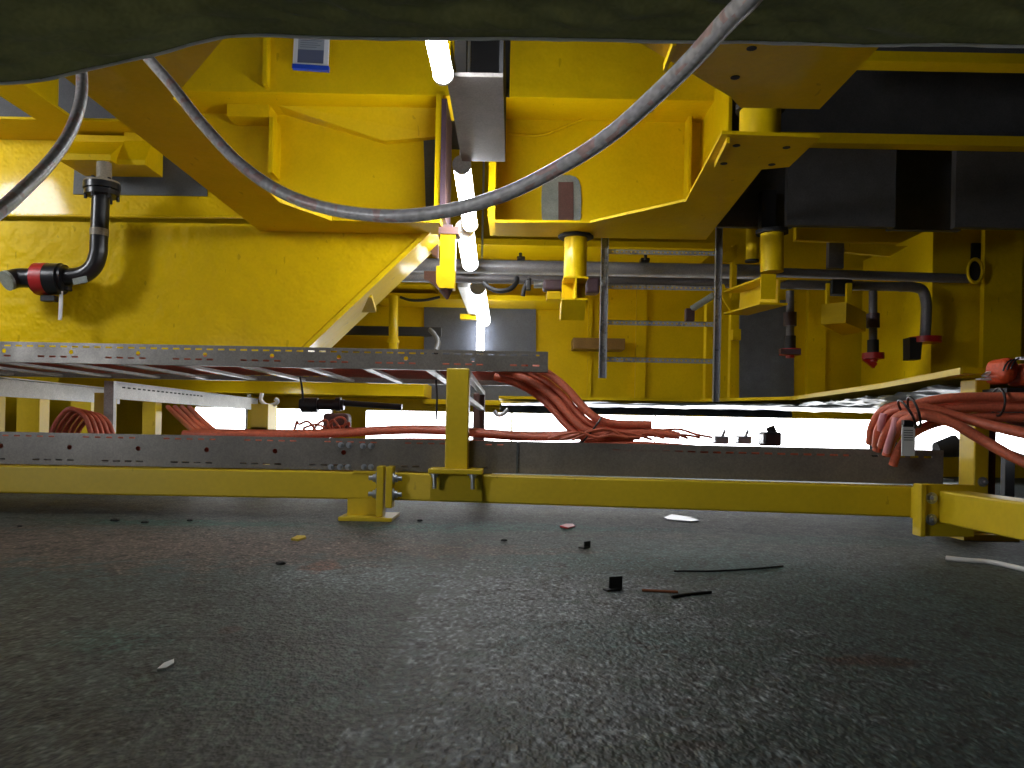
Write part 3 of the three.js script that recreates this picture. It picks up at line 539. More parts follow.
{ // motor, cables near the pipe
  const t = thing('actuator', 'purple brown actuator body behind the hanging stub', 'actuator', P(560, 292, 5.5));
  part('body', boxP(543, 564, 279, 290, 5.5, 0.12, 0.02), M.purple, t);
  part('end_body', boxP(585, 600, 277, 293, 5.5, 0.12, 0.02), M.purple, t);
  part('coupling', cyl(P(534, 284.5, 5.56), P(545, 284.5, 5.56), 0.025, 14), M.zinc, t);
  part('mount', boxP(547, 561, 291, 299, 5.5, 0.1, 0.004), M.yellow, t);
  const k = (label, pts, r = 0.014) => solo('black_cable', tube(pts.map(([x, y, d]) => P(x, y, d)), r), M.blackMat, label, 'cable');
  k('looped black cable hanging under the grey pipe', [[484, 283, 5.6], [490, 288, 5.55], [500, 291, 5.5], [510, 289, 5.5], [516, 283, 5.55], [517, 278, 5.6]], 0.017);
  k('short black cable end beside the actuator', [[530, 278, 5.5], [527, 283, 5.5], [524, 289, 5.5], [523, 296, 5.5]], 0.014);
  solo('cable_connector', boxP(526, 531, 279, 290, 5.45, 0.04, 0.008), M.black, 'black cable connector hanging beside the actuator', 'connector');
  solo('pipe_fitting', [boxP(517, 525, 256, 260, 5.75, 0.08, 0.006), cyl(P(520.5, 258, 5.75), P(520.5, 253, 5.75), 0.012, 10)], M.black, 'small black fitting on top of the grey pipe, left', 'fitting');
  solo('pipe_fitting', [boxP(641, 650, 257.5, 261.5, 5.75, 0.08, 0.006), cyl(P(645.5, 260, 5.75), P(645.5, 254, 5.75), 0.012, 10)], M.black, 'small black fitting on top of the grey pipe, right', 'fitting');
  k('thin black wire sagging below the rear beam', [[400, 297, 6.787], [410, 300, 6.787], [425, 300, 6.787], [440, 297, 6.787]], 0.012);
  k('black cables hanging over the upper tray edge', [[436, 352, 4.0], [438, 342, 4.3], [434, 334, 4.6], [430, 330, 4.9]], 0.014);
  k('thin wire hanging below the upper tray, left', [[300, 377, 3.8], [302, 388, 3.8], [303, 402, 3.8]], 0.005);
  k('thin wire hanging below the upper tray beside the post', [[436, 380, 3.8], [437, 398, 3.8], [436, 420, 3.8]], 0.005);
}

// ---------------------------------------------------------------- low yellow rail
const RAIL_Y0 = 0.075, RAIL_Y1 = 0.18;
const aL = V(-3.2, 0, 3.0), bL = V(-0.47, 0, 3.04), aR = V(-0.47, 0, 3.04), bR = V(1.43, 0, 2.75);
const railL = thing('low_rail', 'low yellow square tube rail at left, bolted to the next', 'rail', V(-1.5, 0, 3.05));
const railR = thing('low_rail', 'low yellow square tube rail under the middle post', 'rail', V(0.4, 0, 2.95));
const lift = (v, y) => new THREE.Vector3(v.x, y, v.z);
const mid = (RAIL_Y0 + RAIL_Y1) / 2, hh = RAIL_Y1 - RAIL_Y0;
{
  const off = new THREE.Vector3(0, 0, -0.05);
  part('tube', bar(lift(aL, mid).add(off), lift(bL, mid).add(off).add(new THREE.Vector3(-0.02, 0, 0)), 0.1, hh, 0.008), M.yellowRail, railL);
  part('tube', bar(lift(aR, mid).add(off).add(new THREE.Vector3(0.02, 0, 0)), lift(bR, mid).add(off), 0.1, hh, 0.008), M.yellowRail, railR);
  const jx = -0.47, jd = 3.04;
  part('joint_plate', box(jx - 0.032, jx - 0.006, 0.016, 0.205, jd - 0.06, jd + 0.012, 0.004), M.yellowRail, railL);
  part('joint_plate', box(jx + 0.002, jx + 0.028, 0.05, 0.205, jd - 0.06, jd + 0.012, 0.004), M.yellowRail, railR);
  part('foot', [box(jx - 0.15, jx - 0.03, 0.015, 0.08, jd, jd + 0.09), box(jx - 0.17, jx + 0.03, 0, 0.015, jd - 0.07, jd + 0.14, 0.003)], M.yellowRail, railL);
  part('packing', box(jx - 0.13, jx - 0.03, 0.176, 0.184, jd - 0.006, jd + 0.012), M.yellowRail, railL);
  for (const y of [0.1, 0.16]) { part('bolt', boltGeo(V(jx - 0.032, y, jd - 0.035), new THREE.Vector3(-1, 0, 0), 0.016), M.zinc, railL); part('bolt', boltGeo(V(jx + 0.028, y, jd - 0.035), new THREE.Vector3(1, 0, 0), 0.016), M.zinc, railR); }
  for (const x of [-3.0]) part('foot', [box(x - 0.05, x + 0.05, 0.01, 0.08, 3.02, 3.1), box(x - 0.08, x + 0.08, 0, 0.012, 3.0, 3.14)], M.yellowRail, railL);
  // rail coming towards the camera at the right
  const r3 = thing('low_rail', 'low yellow square tube rail running towards the camera at right', 'rail', V(1.4, 0, 2.2));
  part('tube', box(1.39, 1.49, RAIL_Y0, RAIL_Y1, 0.6, 2.6, 0.008), M.yellowRail, r3);
  part('joint_plate', box(1.34, 1.51, 0.03, 0.2, 2.6, 2.625, 0.004), M.yellowRail, r3);
  part('joint_edge', box(1.326, 1.344, 0.03, 0.2, 2.585, 2.64, 0.004), M.yellowRail, r3);
  for (const y of [0.085, 0.155]) part('bolt', boltGeo(V(1.367, y, 2.6), OUT, 0.013), M.zinc, r3);
  part('bracket', box(1.37, 1.46, RAIL_Y0, RAIL_Y1, 2.625, 2.74), M.yellowRail, r3);
  for (const d of [0.8]) part('foot', [box(1.41, 1.47, 0.01, 0.08, d, d + 0.1), box(1.37, 1.51, 0, 0.012, d - 0.03, d + 0.13)], M.yellowRail, r3);
}
// ---------------------------------------------------------------- posts with arms that carry the trays
{
  const t = thing('tray_post', 'yellow portal post with base plate in the middle of the tray', 'post', V(-0.22, RAIL_Y1, 3.0));
  const D = 2.955, x0 = P(445.5, 420, D).x, x1 = P(468.5, 420, D).x;
  part('post', box(x0, x1, 0.2, 0.575, D, D + 0.09, 0.006), M.yellowRail, t);
  part('base_plate', box(P(429, 475, D).x, P(483, 475, D).x, 0.185, 0.203, D - 0.04, D + 0.095, 0.003), M.yellowRail, t);
  part('skirt', box(P(430, 490, D).x, P(482, 490, D).x, 0.085, 0.186, D + 0.005, D + 0.03), M.yellowRail, t);
  for (const px of [435, 473]) part('bolt', [...boltGeo(V(P(px, 480, D).x, 0.185, D - 0.02), DOWN, 0.014), cyl(V(P(px, 480, D).x, 0.185, D - 0.02), V(P(px, 480, D).x, 0.13, D - 0.02), 0.008, 8)], M.zinc, t);
  part('rear_post', box(x0 + 0.02, x1 + 0.0, 0.16, 0.56, 4.62, 4.71, 0.006), M.redPrimer, t, 'brown primed rear post');
  part('rear_foot', box(x0 - 0.03, x1 + 0.05, 0.0, 0.16, 4.62, 4.71), M.blackMat, t);
  part('arm', [box(x1 - 0.03, x1, 0.55, 0.575, D + 0.09, 4.71, 0.004)], M.whiteSteel, t, 'pale arm');
  part('arm', [box(x1 - 0.03, x1 - 0.004, 0.46, 0.48, D + 0.09, 4.62, 0.004)], M.whiteSteel, t, 'pale lower arm');
  const u = thing('tray_post', 'yellow post at the right end beside the orange cables', 'post', V(1.58, 0, 2.8));
  const E = 2.8, a = P(975, 430, E).x, b = P(990, 430, E).x;
  part('post', box(a, b, 0.02, 0.56, E, E + 0.1, 0.006), M.yellowRail, u);
  part('side_plate', box(b, b + 0.07, 0.02, 0.53, E + 0.08, E + 0.1), M.redPrimer, u, 'brown rear plate');
  part('base_plate', box(a - 0.06, b + 0.08, 0.0, 0.02, E - 0.05, E + 0.15), M.yellowRail, u);
  part('bolt', boltGeo(V(a + 0.03, 0.2, E), OUT, 0.012), M.zinc, u);
  part('side_bracket', box(b - 0.03, b + 0.3, 0.485, 0.522, 2.66, E - 0.001), M.blackMat, u, 'black bracket under the orange bundle');
}
// ---------------------------------------------------------------- cable trays
function perforatedRail(a, b, y0, y1, rows, rounds = []) {                 // a, b: ends on plan; rows: [height, first, last, pitch, slot length, slot height, skip every n]
  const len = Math.hypot(b.x - a.x, b.z - a.z), s = new THREE.Shape([[0, y0], [len, y0], [len, y1], [0, y1]].map(p => new THREE.Vector2(...p)));
  for (const [h, f, l, pitch, sl, sh, every] of rows) { let k = 0; for (let x = f; x < Math.min(l, len - 0.05); x += pitch, k++) { if (every && k % every >= every - 2) continue; s.holes.push(new THREE.Path([[x, h], [x + sl, h], [x + sl, h + sh], [x, h + sh]].map(p => new THREE.Vector2(...p)))); } }
  for (const [x, h, r] of rounds) { const p = new THREE.Path(); p.absarc(x, h, r, 0, Math.PI * 2, true); s.holes.push(p); }
  const g = new THREE.ExtrudeGeometry(s, { depth: 0.002, bevelEnabled: false, curveSegments: 6 });
  const lips = [new THREE.BoxGeometry(len, 0.003, 0.018).translate(len / 2, y1, -0.009), new THREE.BoxGeometry(len, 0.003, 0.022).translate(len / 2, y0, -0.011)];
  return [g, ...lips].map(q => place(q, lift(a, 0), lift(b, 0)));
}
{
  const t = thing('cable_tray', 'upper perforated steel cable tray on the yellow posts', 'cable tray', V(-1.2, 0.567, 3.4));
  const a = V(-3.2, 0, 3.13), b = V(P(548, 365, 3.13).x, 0, 3.13), a2 = V(-3.2, 0, 4.12), b2 = V(b.x, 0, 4.12);
  const rounds = []; for (let x = 0.16; x < 3.2; x += 0.262) rounds.push([x, 0.622, 0.009]);
  part('side_rail', perforatedRail(a, b, 0.58, 0.657, [[0.64, 0.02, 9, 0.044, 0.026, 0.0065], [0.6, 0.02, 9, 0.044, 0.026, 0.0065, 6]], rounds), M.trayGrey, t);
  part('side_rail', perforatedRail(a2, b2, 0.58, 0.657, [[0.605, 0.02, 9, 0.05, 0.03, 0.01, 6]]), M.trayGrey, t);
  for (let x = -3.1; x < b.x - 0.3; x += 0.25) part('rung', box(x, x + 0.035, 0.581, 0.593, 3.135, 4.12), M.trayGrey, t);
  // middle support of the left end
  part('support', box(-2.95, -2.89, 0.0, 0.578, 4.05, 4.11), M.yellowRail, t);
  const u = thing('cable_tray', 'lower steel cable tray lying on the low yellow rail', 'cable tray', V(-0.6, RAIL_Y1, 3.3));
  const jx = P(517, 460, 3.06).x;
  const c = V(-3.2, 0, 3.06), d = V(jx, 0, 3.06), e = V(jx + 0.003, 0, 3.06), f = V(1.54, 0, 2.853);
  const rr2 = []; for (let x = 0.2; x < 2.8; x += 0.262) rr2.push([x, 0.252, 0.0095]);
  part('side_rail', perforatedRail(c, d, 0.185, 0.305, [[0.29, 0.02, 9, 0.044, 0.024, 0.005, 7], [0.2, 0.05, 9, 0.044, 0.026, 0.006, 6]], rr2), M.trayGrey, u);
  part('side_rail', perforatedRail(e, f, 0.185, 0.305, [[0.278, 0.36, 9, 0.046, 0.028, 0.007]]), M.trayGrey, u);
  const up2 = new THREE.Vector3(0, 0, -0.55);
  part('side_rail', perforatedRail(V(-3.2, 0, 3.6), V(1.55, 0, 3.4), 0.182, 0.29, []), M.trayGrey, u);
  for (let x = -3.1; x < 1.55; x += 0.25) { const dd = x < jx ? 3.06 : 3.06 - (x - jx) * 0.14; part('rung', box(x, x + 0.035, 0.183, 0.2, dd + 0.01, dd + 0.5), M.trayGrey, u); }
  for (const [px, py] of [[341, 445], [349, 445], [363, 446], [371, 446], [331, 467], [340, 467], [348, 467], [364, 467], [371, 467]]) part('bolt', boltGeo(P(px, py, 3.058), OUT, 0.008), M.zinc, u);
  part('joint_strip', box(jx - 0.003, jx + 0.005, 0.184, 0.304, 3.052, 3.056), M.greyPrimer, u);
}
// cables in the trays
const cableGroups = [];
{
  const r = rng(77);
  for (let i = 0; i < 13; i++) {
    const pts = [];
    for (let x = -3.15; x <= 0.12; x += 0.2) pts.push(V(x, 0.6095 + 0.002 * Math.sin(x * 4), 3.22 + 0.062 * i + 0.025 * Math.sin(x * 1.7)));
    solo('power_cable', tube(pts, 0.0145, 8), M.orangeCable, 'dark orange power cable lying along the upper tray', 'cable', 'cables in the upper tray');
  }
  for (let i = 0; i < 15; i++) {
    const pts = [], lay = Math.floor(i / 4), k = i % 4;
    for (let x = lay > 2 ? -1.3 : -3.1; x <= (lay > 2 ? 0.72 : 1.3); x += 0.15) {
      const dd = (x < 0 ? 3.06 : 3.06 - x * 0.14) + 0.08 + k * 0.085 + 0.02 * Math.sin(x * 2.1) + (lay % 2) * 0.03;
      const hump = lay > 1 ? (lay - 1) * (0.016 * Math.exp(-Math.pow((x + 0.35) / 0.35, 2)) + 0.02 * Math.exp(-Math.pow((x - 0.5) / 0.3, 2))) + (lay > 2 ? 0.004 * k : 0) : 0;
      pts.push(V(x, 0.2165 + lay * 0.031 + hump, dd));
    }
    solo('power_cable', tube(pts, 0.0145, 8), M.orangeCable, 'orange power cable lying along the lower tray', 'cable', 'cables in the lower tray');
  }
  // bundle falling from the upper tray into the lower one
  const shifted = (path, o) => path.map(([x, y, d]) => P(x, y, d).add(new THREE.Vector3(...o)));
  const path = [[500, 371, 3.26], [512, 374, 3.25], [526, 379, 3.22], [542, 388, 3.2], [557, 401, 3.18], [570, 416, 3.16], [583, 428, 3.14], [598, 434, 3.13], [640, 436, 3.12]];
  [[0, 0, 0], [0.022, 0.022, -0.03], [-0.022, -0.022, -0.03], [0.044, 0.044, 0], [0, 0, -0.06]].forEach(o =>
    solo('power_cable', tube(shifted(path, o), 0.0165, 10, 60), M.orangeCable, 'orange power cable falling from the upper tray end into the lower tray', 'cable', 'falling cable bundle'));
  const tie = (px, py, d, r0, label, nrm) => { const g = new THREE.TorusGeometry(r0, 0.004, 8, 24); g.applyQuaternion(new THREE.Quaternion().setFromUnitVectors(new THREE.Vector3(0, 0, 1), nrm.normalize())); const p = P(px, py, d); g.translate(p.x, p.y, p.z); solo('cable_tie', g, M.black, label, 'cable tie'); };
  tie(590, 431, 3.12, 0.07, 'black cable tie around the falling orange bundle', new THREE.Vector3(0.8, -0.6, 0));
  // thick bundle arching in from the right edge
  const up = [[1120, 402, 2.5], [1060, 398, 2.55], [1000, 397, 2.62], [950, 398, 2.66], [918, 404, 2.7], [896, 416, 2.74], [884, 432, 2.78], [879, 446, 2.8]];
  [[0, 0, 0], [0.026, -0.033, 0], [0.012, -0.018, -0.046], [0.05, -0.066, 0.0]].forEach(o => solo('power_cable', tube(shifted(up, o), 0.0152, 10, 60), M.orangeCable, 'thick orange cable arching in from the right edge above the lamp', 'cable', 'upper right cable bundle'));
  const low = [[1120, 500, 2.25], [1060, 478, 2.32], [1015, 458, 2.4], [985, 441, 2.46], [955, 424, 2.5], [925, 416, 2.54], [904, 421, 2.58], [893, 436, 2.62], [888, 450, 2.66]];
  [[0, 0, 0], [0, 0.012, -0.045]].forEach(o => solo('power_cable', tube(shifted(low, o), 0.0155, 10, 60), M.orangeCable, 'thick orange cable sloping down to the right edge below the lamp', 'cable', 'lower right cable bundle'));
  const mid2 = [[1120, 448, 2.25], [1060, 438, 2.32], [1015, 428, 2.4], [985, 420, 2.46], [955, 412, 2.5], [925, 408, 2.54], [904, 414, 2.58], [893, 430, 2.62], [890, 448, 2.66]];
  [[0, 0.004, -0.1], [0, 0.014, -0.148]].forEach(o => solo('power_cable', tube(shifted(mid2, o), 0.0152, 10, 60), M.orangeCable, 'thick orange cable running to the right edge just above the lamp', 'cable', 'middle right cable bundle'));
  solo('power_cable', tube([P(950, 418, 2.76), P(962, 412, 2.75), P(975, 409, 2.74), P(992, 414, 2.75), P(1010, 420, 2.78), P(1060, 432, 2.9)], 0.012, 8), M.orangeCable, 'thin orange cable branching off between the two right bundles', 'cable');
  tie(998, 402, 2.62, 0.045, 'black cable tie on the upper right bundle', new THREE.Vector3(1, 0, 0.1));
  tie(907, 414, 2.57, 0.05, 'black cable tie nearest the white tag', new THREE.Vector3(0.9, 0.5, 0.2));
  tie(914, 412, 2.56, 0.05, 'black cable tie just right of the white tag', new THREE.Vector3(0.95, 0.3, 0.2));
  // pink ends, tag
  solo('cable_wrap', tube([P(896, 418, 2.6), P(893, 430, 2.6), P(889, 443, 2.62), P(887, 452, 2.64)], 0.012, 8), M.pinkWrap, 'pink wrapped cable tail hanging beside the white tag', 'cable wrap');
  solo('cable_wrap', tube([P(884, 414, 2.66), P(882, 420, 2.66), P(881, 430, 2.68)], 0.013, 8), M.pinkWrap, 'short pink wrapped cable tail at the left of the bundle', 'cable wrap');
  const tg = thing('cable_tag', 'white paper tag hanging from the right orange bundle', 'tag', P(909, 456, 2.56));
  part('sheet', [boxP(902, 915, 425, 456, 2.56, 0.004)], M.white, tg); part('clip', [boxP(904, 914, 420, 427, 2.553, 0.02, 0.003)], M.black, tg, 'black clip');
  const ln = []; for (let i = 0; i < 5; i++) ln.push(boxP(904, 913, 430 + i * 2.4, 430.8 + i * 2.4, 2.5585, 0.002)); part('print', ln, M.greyPrimer, tg, 'grey print');
  solo('cable_sleeve', cyl(P(876, 449, 3.1), P(894, 446, 3.04), 0.045, 14, 0.03), M.blackMat, 'black cable sleeve end in the lower tray below the bundle', 'cable sleeve');
  solo('cable_sleeve', cyl(P(936, 450, 3.1), P(956, 446, 3.1), 0.03, 10, 0.045), M.blackMat, 'black sleeve end left of the right post', 'cable sleeve');
  solo('cable_gland', [boxP(764, 782, 432, 446, 3.2, 0.08, 0.01), cyl(P(773, 434, 3.24), P(770, 427, 3.24), 0.018, 12)], M.black, 'black cable gland lying on the lower tray cables', 'gland');
  for (const [x, label] of [[722, 'left'], [745, 'right']]) solo('cable_clip', [boxP(x - 7, x + 7, 436, 444, 3.2, 0.05, 0.006), cyl(P(x, 438, 3.22), P(x + 3, 430, 3.22), 0.006, 8)], M.zinc, `grey steel cable clip left of the black gland, ${label} of two`, 'clip');
  for (const [pts, label] of [[[[262, 393], [261, 400], [266, 405], [273, 405], [278, 401], [275, 399]], 'left of the black coupler'], [[[508, 409], [503, 414], [498, 415], [494, 411]], 'right of the middle post']]) solo('white_hook', tube(pts.map(([x, y]) => P(x, y, 4.4)), 0.011, 8, 30), M.white, `curled white cable end ${label}`, 'hook');
  const tq = rng(33);
  for (let i = 0; i < 8; i++) { const pts = [], x0 = 548 + i * 12; for (let k = 0; k < 6; k++) pts.push(P(x0 + k * 16, 441 - 9 * Math.sin((k + 0.4) / 6 * Math.PI) * (0.4 + tq()), 3.0 + 0.03 * i)); solo('thin_cable', tube(pts, 0.0055, 6, 40), M.orangeCable, 'thin orange cable lying loose on the lower tray beside the falling bundle', 'cable', 'loose thin cables on the lower tray'); }
  const tr = rng(21);
  for (let i = 0; i < 6; i++) { const pts = [], x0 = 292 + i * 9; for (let k = 0; k < 7; k++) pts.push(P(x0 + k * 5 - 10 * tr(), 436 - 16 * Math.sin(k / 6 * Math.PI) * (0.5 + tr() * 0.7), 3.62 + 0.035 * i)); solo('thin_cable', tube(pts, 0.006, 6, 36), M.orangeCable, 'thin orange cable loop tangled before the leftmost wide lamp', 'cable', 'tangle of thin orange cables'); }
  solo('black_coupler', [cyl(P(300, 404, 3.9), P(344, 405, 3.9), 0.026, 16), cyl(P(302, 405, 3.9), P(318, 405, 3.9), 0.036, 16), cyl(P(344, 403, 3.9), P(402, 407, 3.9), 0.014, 12), cyl(P(336, 404, 3.9), P(341, 404, 3.9), 0.034, 16)], M.black, 'black cable coupler hanging above the left end of the lamps', 'coupler');
  solo('sleeve_wrap', [boxP(322, 348, 413, 430, 3.8, 0.1, 0.02)], M.redPrimer, 'brown wrapped block behind the lower tray rail', 'block');
  // cables bent up at left, between the white frames
  for (let i = 0; i < 5; i++) solo('power_cable', tube([P(50, 436, 3.95), P(58, 420, 3.95), P(70, 409, 3.95), P(84, 416, 3.95), P(92, 436, 3.95)].map(p => p.add(new THREE.Vector3(0.012 * i, -0.006 * i, -0.033 * i))), 0.013, 8, 40), M.orangeCable, 'orange cable loop bulging up between the white frame posts', 'cable', 'left cable loops');
  for (let i = 0; i < 4; i++) solo('power_cable', tube([P(168 + i * 7, 407, 5.0), P(178 + i * 7, 417, 4.7), P(190 + i * 7, 428, 4.4), P(200 + i * 8, 437, 4.1)], 0.014, 8, 30), M.orangeCable, 'orange cable slanting down beside the white tray rail', 'cable', 'slanting left cables');
}
// ---------------------------------------------------------------- tray rails running away at left, lamp light put into their white colour
{
  const t = thing('side_tray', 'lamplit steel tray rail coloured white with posts running away behind the lower tray', 'cable tray', V(-2.1, 0, 5));
  const y1 = 0.566, y0 = 0.475;
  part('channel', [box(-2.12, -2.1, y0, y1, 4.2, 6.6), box(-2.14, -2.08, y1 - 0.004, y1, 4.2, 6.6)], M.whiteSteel, t);
  part('front_plate', box(-2.13, -2.08, 0.3, y1, 4.17, 4.2), M.whiteSteel, t);
  for (const d of [4.2, 4.75, 6.55]) part('post', box(-2.2, -2.12, 0, y0 + 0.03, d + 0.005, d + 0.09, 0.004), M.yellowRail, t);
  for (let d = 4.3; d < 5.4; d += 0.06) part('slot', box(-2.0985, -2.0965, y0 + 0.06, y0 + 0.068, d, d + 0.03), M.dark, t);
  const u = thing('side_tray', 'lamplit steel tray rail coloured white at the left edge with yellow posts', 'cable tray', V(-2.65, 0, 4.4));
  part('channel', [box(-2.67, -2.65, y0, y1, 4.0, 5.4), box(-2.69, -2.64, y1 + 0.003, y1 + 0.009, 4.0, 5.4)], M.whiteSteel, u);
  for (const d of [4.1, 4.5, 5.05]) part('post', box(-2.79, -2.66, 0, y0 + 0.06, d, d + 0.1, 0.004), M.yellowRail, u);
  part('floor_sheet', box(-2.64, -2.21, 0.24, 0.25, 4.2, 5.4), M.whiteSteel, u);
  part('leg', box(-2.45, -2.4, 0, 0.24, 4.6, 4.66), M.yellowRail, u);
}
// ---------------------------------------------------------------- shelf with foil underside, orange bundle
{
  const h = 0.56, t = thing('shelf_plate', 'yellow edged shelf with glossy dark foil underneath, at right', 'shelf', V(2.2, h, 5));
  const outline = [[1.6, 2.92], [1.6, 2.72], [1.525, 2.72], [1.66, 3.6], [1.74, 5.0], [1.3, 5.55], [-0.1, 5.7], [-0.1, 6.35], [4.6, 6.35], [4.6, 2.92]];
  part('plate', polyH(outline, h + 0.012, 0.02), M.yellow, t);
  const r = rng(9), nz = sampler(24, 61), g = new THREE.PlaneGeometry(1, 1, 60, 60), p = g.attributes.position;
  for (let i = 0; i < p.count; i++) { const u = p.getX(i) + 0.5, v = p.getY(i) + 0.5, d = 2.95 + v * 3.37; const x0 = d < 3.6 ? 1.53 + (d - 2.55) * 0.15 : d < 5 ? 1.69 + (d - 3.6) * 0.06 : d < 5.7 ? 1.76 - (d - 5) * 2.7 : -0.08; p.setXYZ(i, x0 + u * (4.55 - x0), h - 0.003 - 0.02 * nz(u * 1.4, v * 1.4) - 0.008 * nz(u * 5, v * 5), -d); }
  g.computeVertexNormals(); const fm = M.film.clone(); fm.side = THREE.DoubleSide; part('foil', g, fm, t, 'wrinkled silvery dark foil');
  const sk = new THREE.PlaneGeometry(2.3, 0.068, 90, 4), sp = sk.attributes.position;
  for (let i = 0; i < sp.count; i++) { const u = sp.getX(i), v = sp.getY(i); sp.setXYZ(i, 1.05 + u, h - 0.036 + v * (1 + 0.25 * (nz(u * 0.4, 0.3) - 0.5)), -6.3 + 0.03 * (nz(u * 0.9, v * 2) - 0.5)); }
  sk.computeVertexNormals(); part('foil_skirt', sk, fm, t, 'hanging edge of the foil');
  part('rim', [bar(V(1.525, h + 0.02, 2.72), V(1.66, h + 0.02, 3.6), 0.01, 0.022), bar(V(1.66, h + 0.02, 3.6), V(1.74, h + 0.02, 5), 0.01, 0.022)], M.yellowRail, t);
  part('leg', [box(4.4, 4.5, 0, h, 3, 3.1)], M.yellowRail, t); part('leg', [box(4.4, 4.5, 0, h, 5.8, 5.9)], M.yellowRail, t); part('leg', [box(2.9, 2.98, 0, h, 6.2, 6.28)], M.yellowRail, t);
  const o = thing('orange_bag', 'orange padded bundle with dark loops on the shelf at right', 'bundle', P(1005, 386, 2.62));
  const D = 2.66; const blob = (px0, px1, py0, py1, tilt) => { const a = P(px0, (py0 + py1) / 2, D), b = P(px1, (py0 + py1) / 2, D), hh2 = (py1 - py0) / F * D; return new RoundedBoxGeometry(b.x - a.x, hh2, 0.12, 5, 0.028).rotateZ(tilt).translate((a.x + b.x) / 2, a.y, -D - 0.06); };
  part('pad', blob(1003, 1021, 357, 383, -0.15), M.orange, o); part('pad', blob(1024, 1050, 362, 385, 0.1), M.orange, o);
  for (const k of [0, 1, 2]) part('loop', tube([P(1003 + k * 4, 371 - k, D - 0.005), P(1005 + k * 4, 366 - k, D - 0.008), P(1008 + k * 4, 362 - k, D - 0.005), P(1011 + k * 4, 360 - k, D - 0.002)], 0.003, 6), M.black, o);
  for (const [a, b] of [[[984, 376], [999, 364]], [[978, 379], [998, 380]], [[1018, 358], [1040, 360]]]) part('strap', bar(P(...a, D + 0.08), P(...b, D + 0.08), 0.03, 0.006), M.white, o, 'white strap');
}

// ---------------------------------------------------------------- tarpaulin overhead and hanging cables
{
  const edge = [[-260, 74], [-120, 84], [0, 83.5], [40, 80.5], [80, 71], [120, 62.5], [160, 53], [195, 43], [222, 36.5], [260, 34.5], [330, 37.5], [400, 38.5], [512, 38], [600, 40], [680, 41.5], [760, 42], [860, 45.5], [940, 44], [1024, 46], [1160, 44], [1300, 46]];
  const ey = x => { for (let i = 1; i < edge.length; i++) if (x <= edge[i][0]) { const f = (x - edge[i - 1][0]) / (edge[i][0] - edge[i - 1][0]); return edge[i - 1][1] + f * (edge[i][1] - edge[i - 1][1]); } return 46; };
  const NU = 160, NV = 60, nz = sampler(16, 71), nz2 = sampler(40, 72), prof = new THREE.CatmullRomCurve3([[0, 0], [0.1, 0.012], [0.35, 0.05], [0.7, 0.12], [1.1, 0.24], [1.5, 0.5], [1.85, 1.1], [2.05, 2.09]].map(p => new THREE.Vector3(p[0], p[1], 0)));
  const pos = [], idx = [], hemPts = [];
  for (let j = 0; j <= NV; j++) for (let i = 0; i <= NU; i++) {
    const px = -260 + 1560 * i / NU, e = P(px, ey(px), 1.1), v = j / NV, q = prof.getPoint(v), fold = Math.min(1, v * 6);
    let y = e.y + q.y + 0.03 * fold * (nz(i / NU * 1.2, v * 1.3) - 0.5) + 0.012 * Math.min(1, v * 20) * (nz2(i / NU * 2.2 + v, v * 2) - 0.5);
    y = Math.min(2.897, y); if (j === NV) y = 2.897;
    pos.push(e.x * (1 + 0.1 * v), Math.max(0.003, y), -1.1 + q.x);
    if (j === 0) hemPts.push(new THREE.Vector3(e.x, e.y, -1.1));
    if (i < NU && j < NV) { const k = j * (NU + 1) + i; idx.push(k, k + 1, k + NU + 1, k + 1, k + NU + 2, k + NU + 1); }
  }
  const g = new THREE.BufferGeometry(); g.setAttribute('position', new THREE.Float32BufferAttribute(pos, 3)); g.setIndex(idx); g.computeVertexNormals();
  const t = thing('tarpaulin', 'dark green tarpaulin drooping over the top of the view', 'tarpaulin', V(0, 0, 0.2));
  part('sheet', g, M.tarp, t);
  const hr = rng(4); part('hem', tube(hemPts.filter((_, i) => i % 2 === 0).map((p, i) => p.clone().add(new THREE.Vector3(0, 0.0015 * (hr() - 0.5), 0))), 0.0028, 6, 300), M.hem, t, 'edge with painted backlit glint');
}
solo('hose', tube([P(800, -70, 0.64), P(755, -8, 0.7), P(728, 20, 0.75), P(690, 62, 0.83), P(655, 96, 0.9), P(610, 135, 0.98), P(560, 167, 1.06), P(500, 196, 1.14), P(440, 212, 1.2), P(390, 216, 1.24), P(330, 209, 1.3), P(285, 194, 1.34), P(245, 168, 1.38), P(205, 127, 1.44), P(170, 83, 1.5), P(140, 48, 1.55), P(110, 5, 1.6), P(80, -60, 1.66)], 0.0102, 16, 240), M.greyCable, 'thick grey cable sagging in a wide loop across the view', 'cable');
solo('hose', tube([P(70, 30, 1.42), P(80, 62, 1.4), P(82, 85, 1.36), P(79, 108, 1.31), P(68, 136, 1.25), P(50, 162, 1.18), P(25, 188, 1.1), P(-5, 214, 1.02), P(-60, 245, 0.92), P(-160, 260, 0.8)], 0.0095, 16, 160), M.greyCable, 'grey cable curving down at the upper left corner', 'cable');

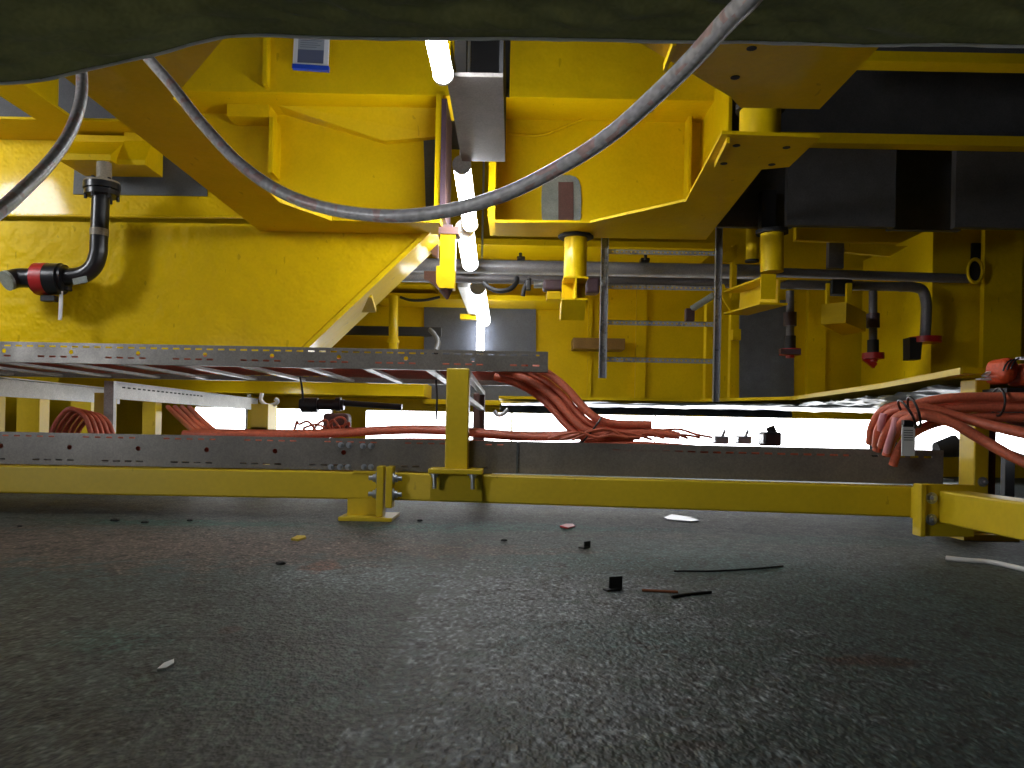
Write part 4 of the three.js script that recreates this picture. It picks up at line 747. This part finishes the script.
// ---------------------------------------------------------------- litter on the deck
{
  const fl = (px, py, y = 0.001) => onLevel(px, py, y);
  const chip = (name, label, pix, th, m, cat, dz = 0) => { const s = pix.map(([x, y]) => { const q = fl(x, y); return [q.x, -q.z]; }); return solo(name, polyH(s, 0.0005, th), m, label, cat); };
  chip('leaf', 'small yellow leaf scrap on the deck', [[291, 540], [297, 537], [305, 537], [306, 538.5], [298, 541]], 0.006, mat(rgb(0.5, 0.36, 0.03), 0.7), 'scrap');
  chip('paper_scrap', 'small white paper scrap on the deck at lower left', [[157, 671], [164, 665], [174, 661], [174, 665], [166, 670]], 0.004, M.white, 'scrap');
  chip('paper_scrap', 'red scrap of tape near the low rail', [[560, 527], [566, 525], [573, 525], [575, 527], [568, 529]], 0.006, M.red, 'scrap');
  const fold = (label, a, b, h) => { const p = fl(...a), q = fl(...b); solo('plastic_scrap', [bar(new THREE.Vector3(p.x, h / 2, p.z), new THREE.Vector3(q.x, h / 2, q.z), 0.003, h), bar(new THREE.Vector3(p.x - 0.01, 0.003, p.z + 0.01), new THREE.Vector3(q.x - 0.01, 0.003, q.z + 0.01), 0.02, 0.004)], M.blackMat, label, 'scrap'); };
  fold('folded black plastic scrap standing on the deck', [609, 590], [622, 589], 0.03); fold('tiny black plastic scrap near the low rail', [584, 548], [590, 547], 0.02);
  const stick = (label, pts, r, m) => solo('stick', tube(pts.map(([x, y]) => fl(x, y, r)), r, 6), m, label, 'stick');
  stick('short black stick lying on the deck', [[672, 597], [690, 594], [711, 592]], 0.0035, M.blackMat); stick('rusty stick end beside the black stick', [[642, 590], [660, 591], [678, 592]], 0.003, M.rust);
  stick('long thin dark wire on the deck', [[674, 571], [710, 571], [750, 569], [783, 566]], 0.0022, M.blackMat);
  solo('rope', tube([[946, 558], [965, 560], [990, 562], [1010, 566], [1040, 573], [1080, 580]].map(([x, y]) => fl(x, y, 0.007)), 0.007, 8), mat(rgb(0.6, 0.58, 0.55), 0.7), 'white cord lying on the deck at right', 'cord');
  chip('film_scrap', 'crumpled clear film strip below the low rail', [[664, 518], [672, 515], [690, 518], [699, 521], [690, 522], [668, 520]], 0.004, mat(rgb(0.22, 0.22, 0.32), 0.3), 'scrap');
  for (const [x, y, w] of [[281, 564, 5], [115, 521, 6], [145, 523, 5], [190, 521, 4], [420, 521, 4], [504, 541, 4], [20, 527, 3]]) { const p = fl(x, y); solo('debris_chip', new THREE.DodecahedronGeometry(w * 0.0022, 0).scale(1.4, 0.5, 1).translate(p.x, 0.004, p.z), M.blackMat, 'tiny dark chip lying on the deck near the rail', 'debris', 'dark chips on the deck'); }
}
renderer.render(scene, camera);
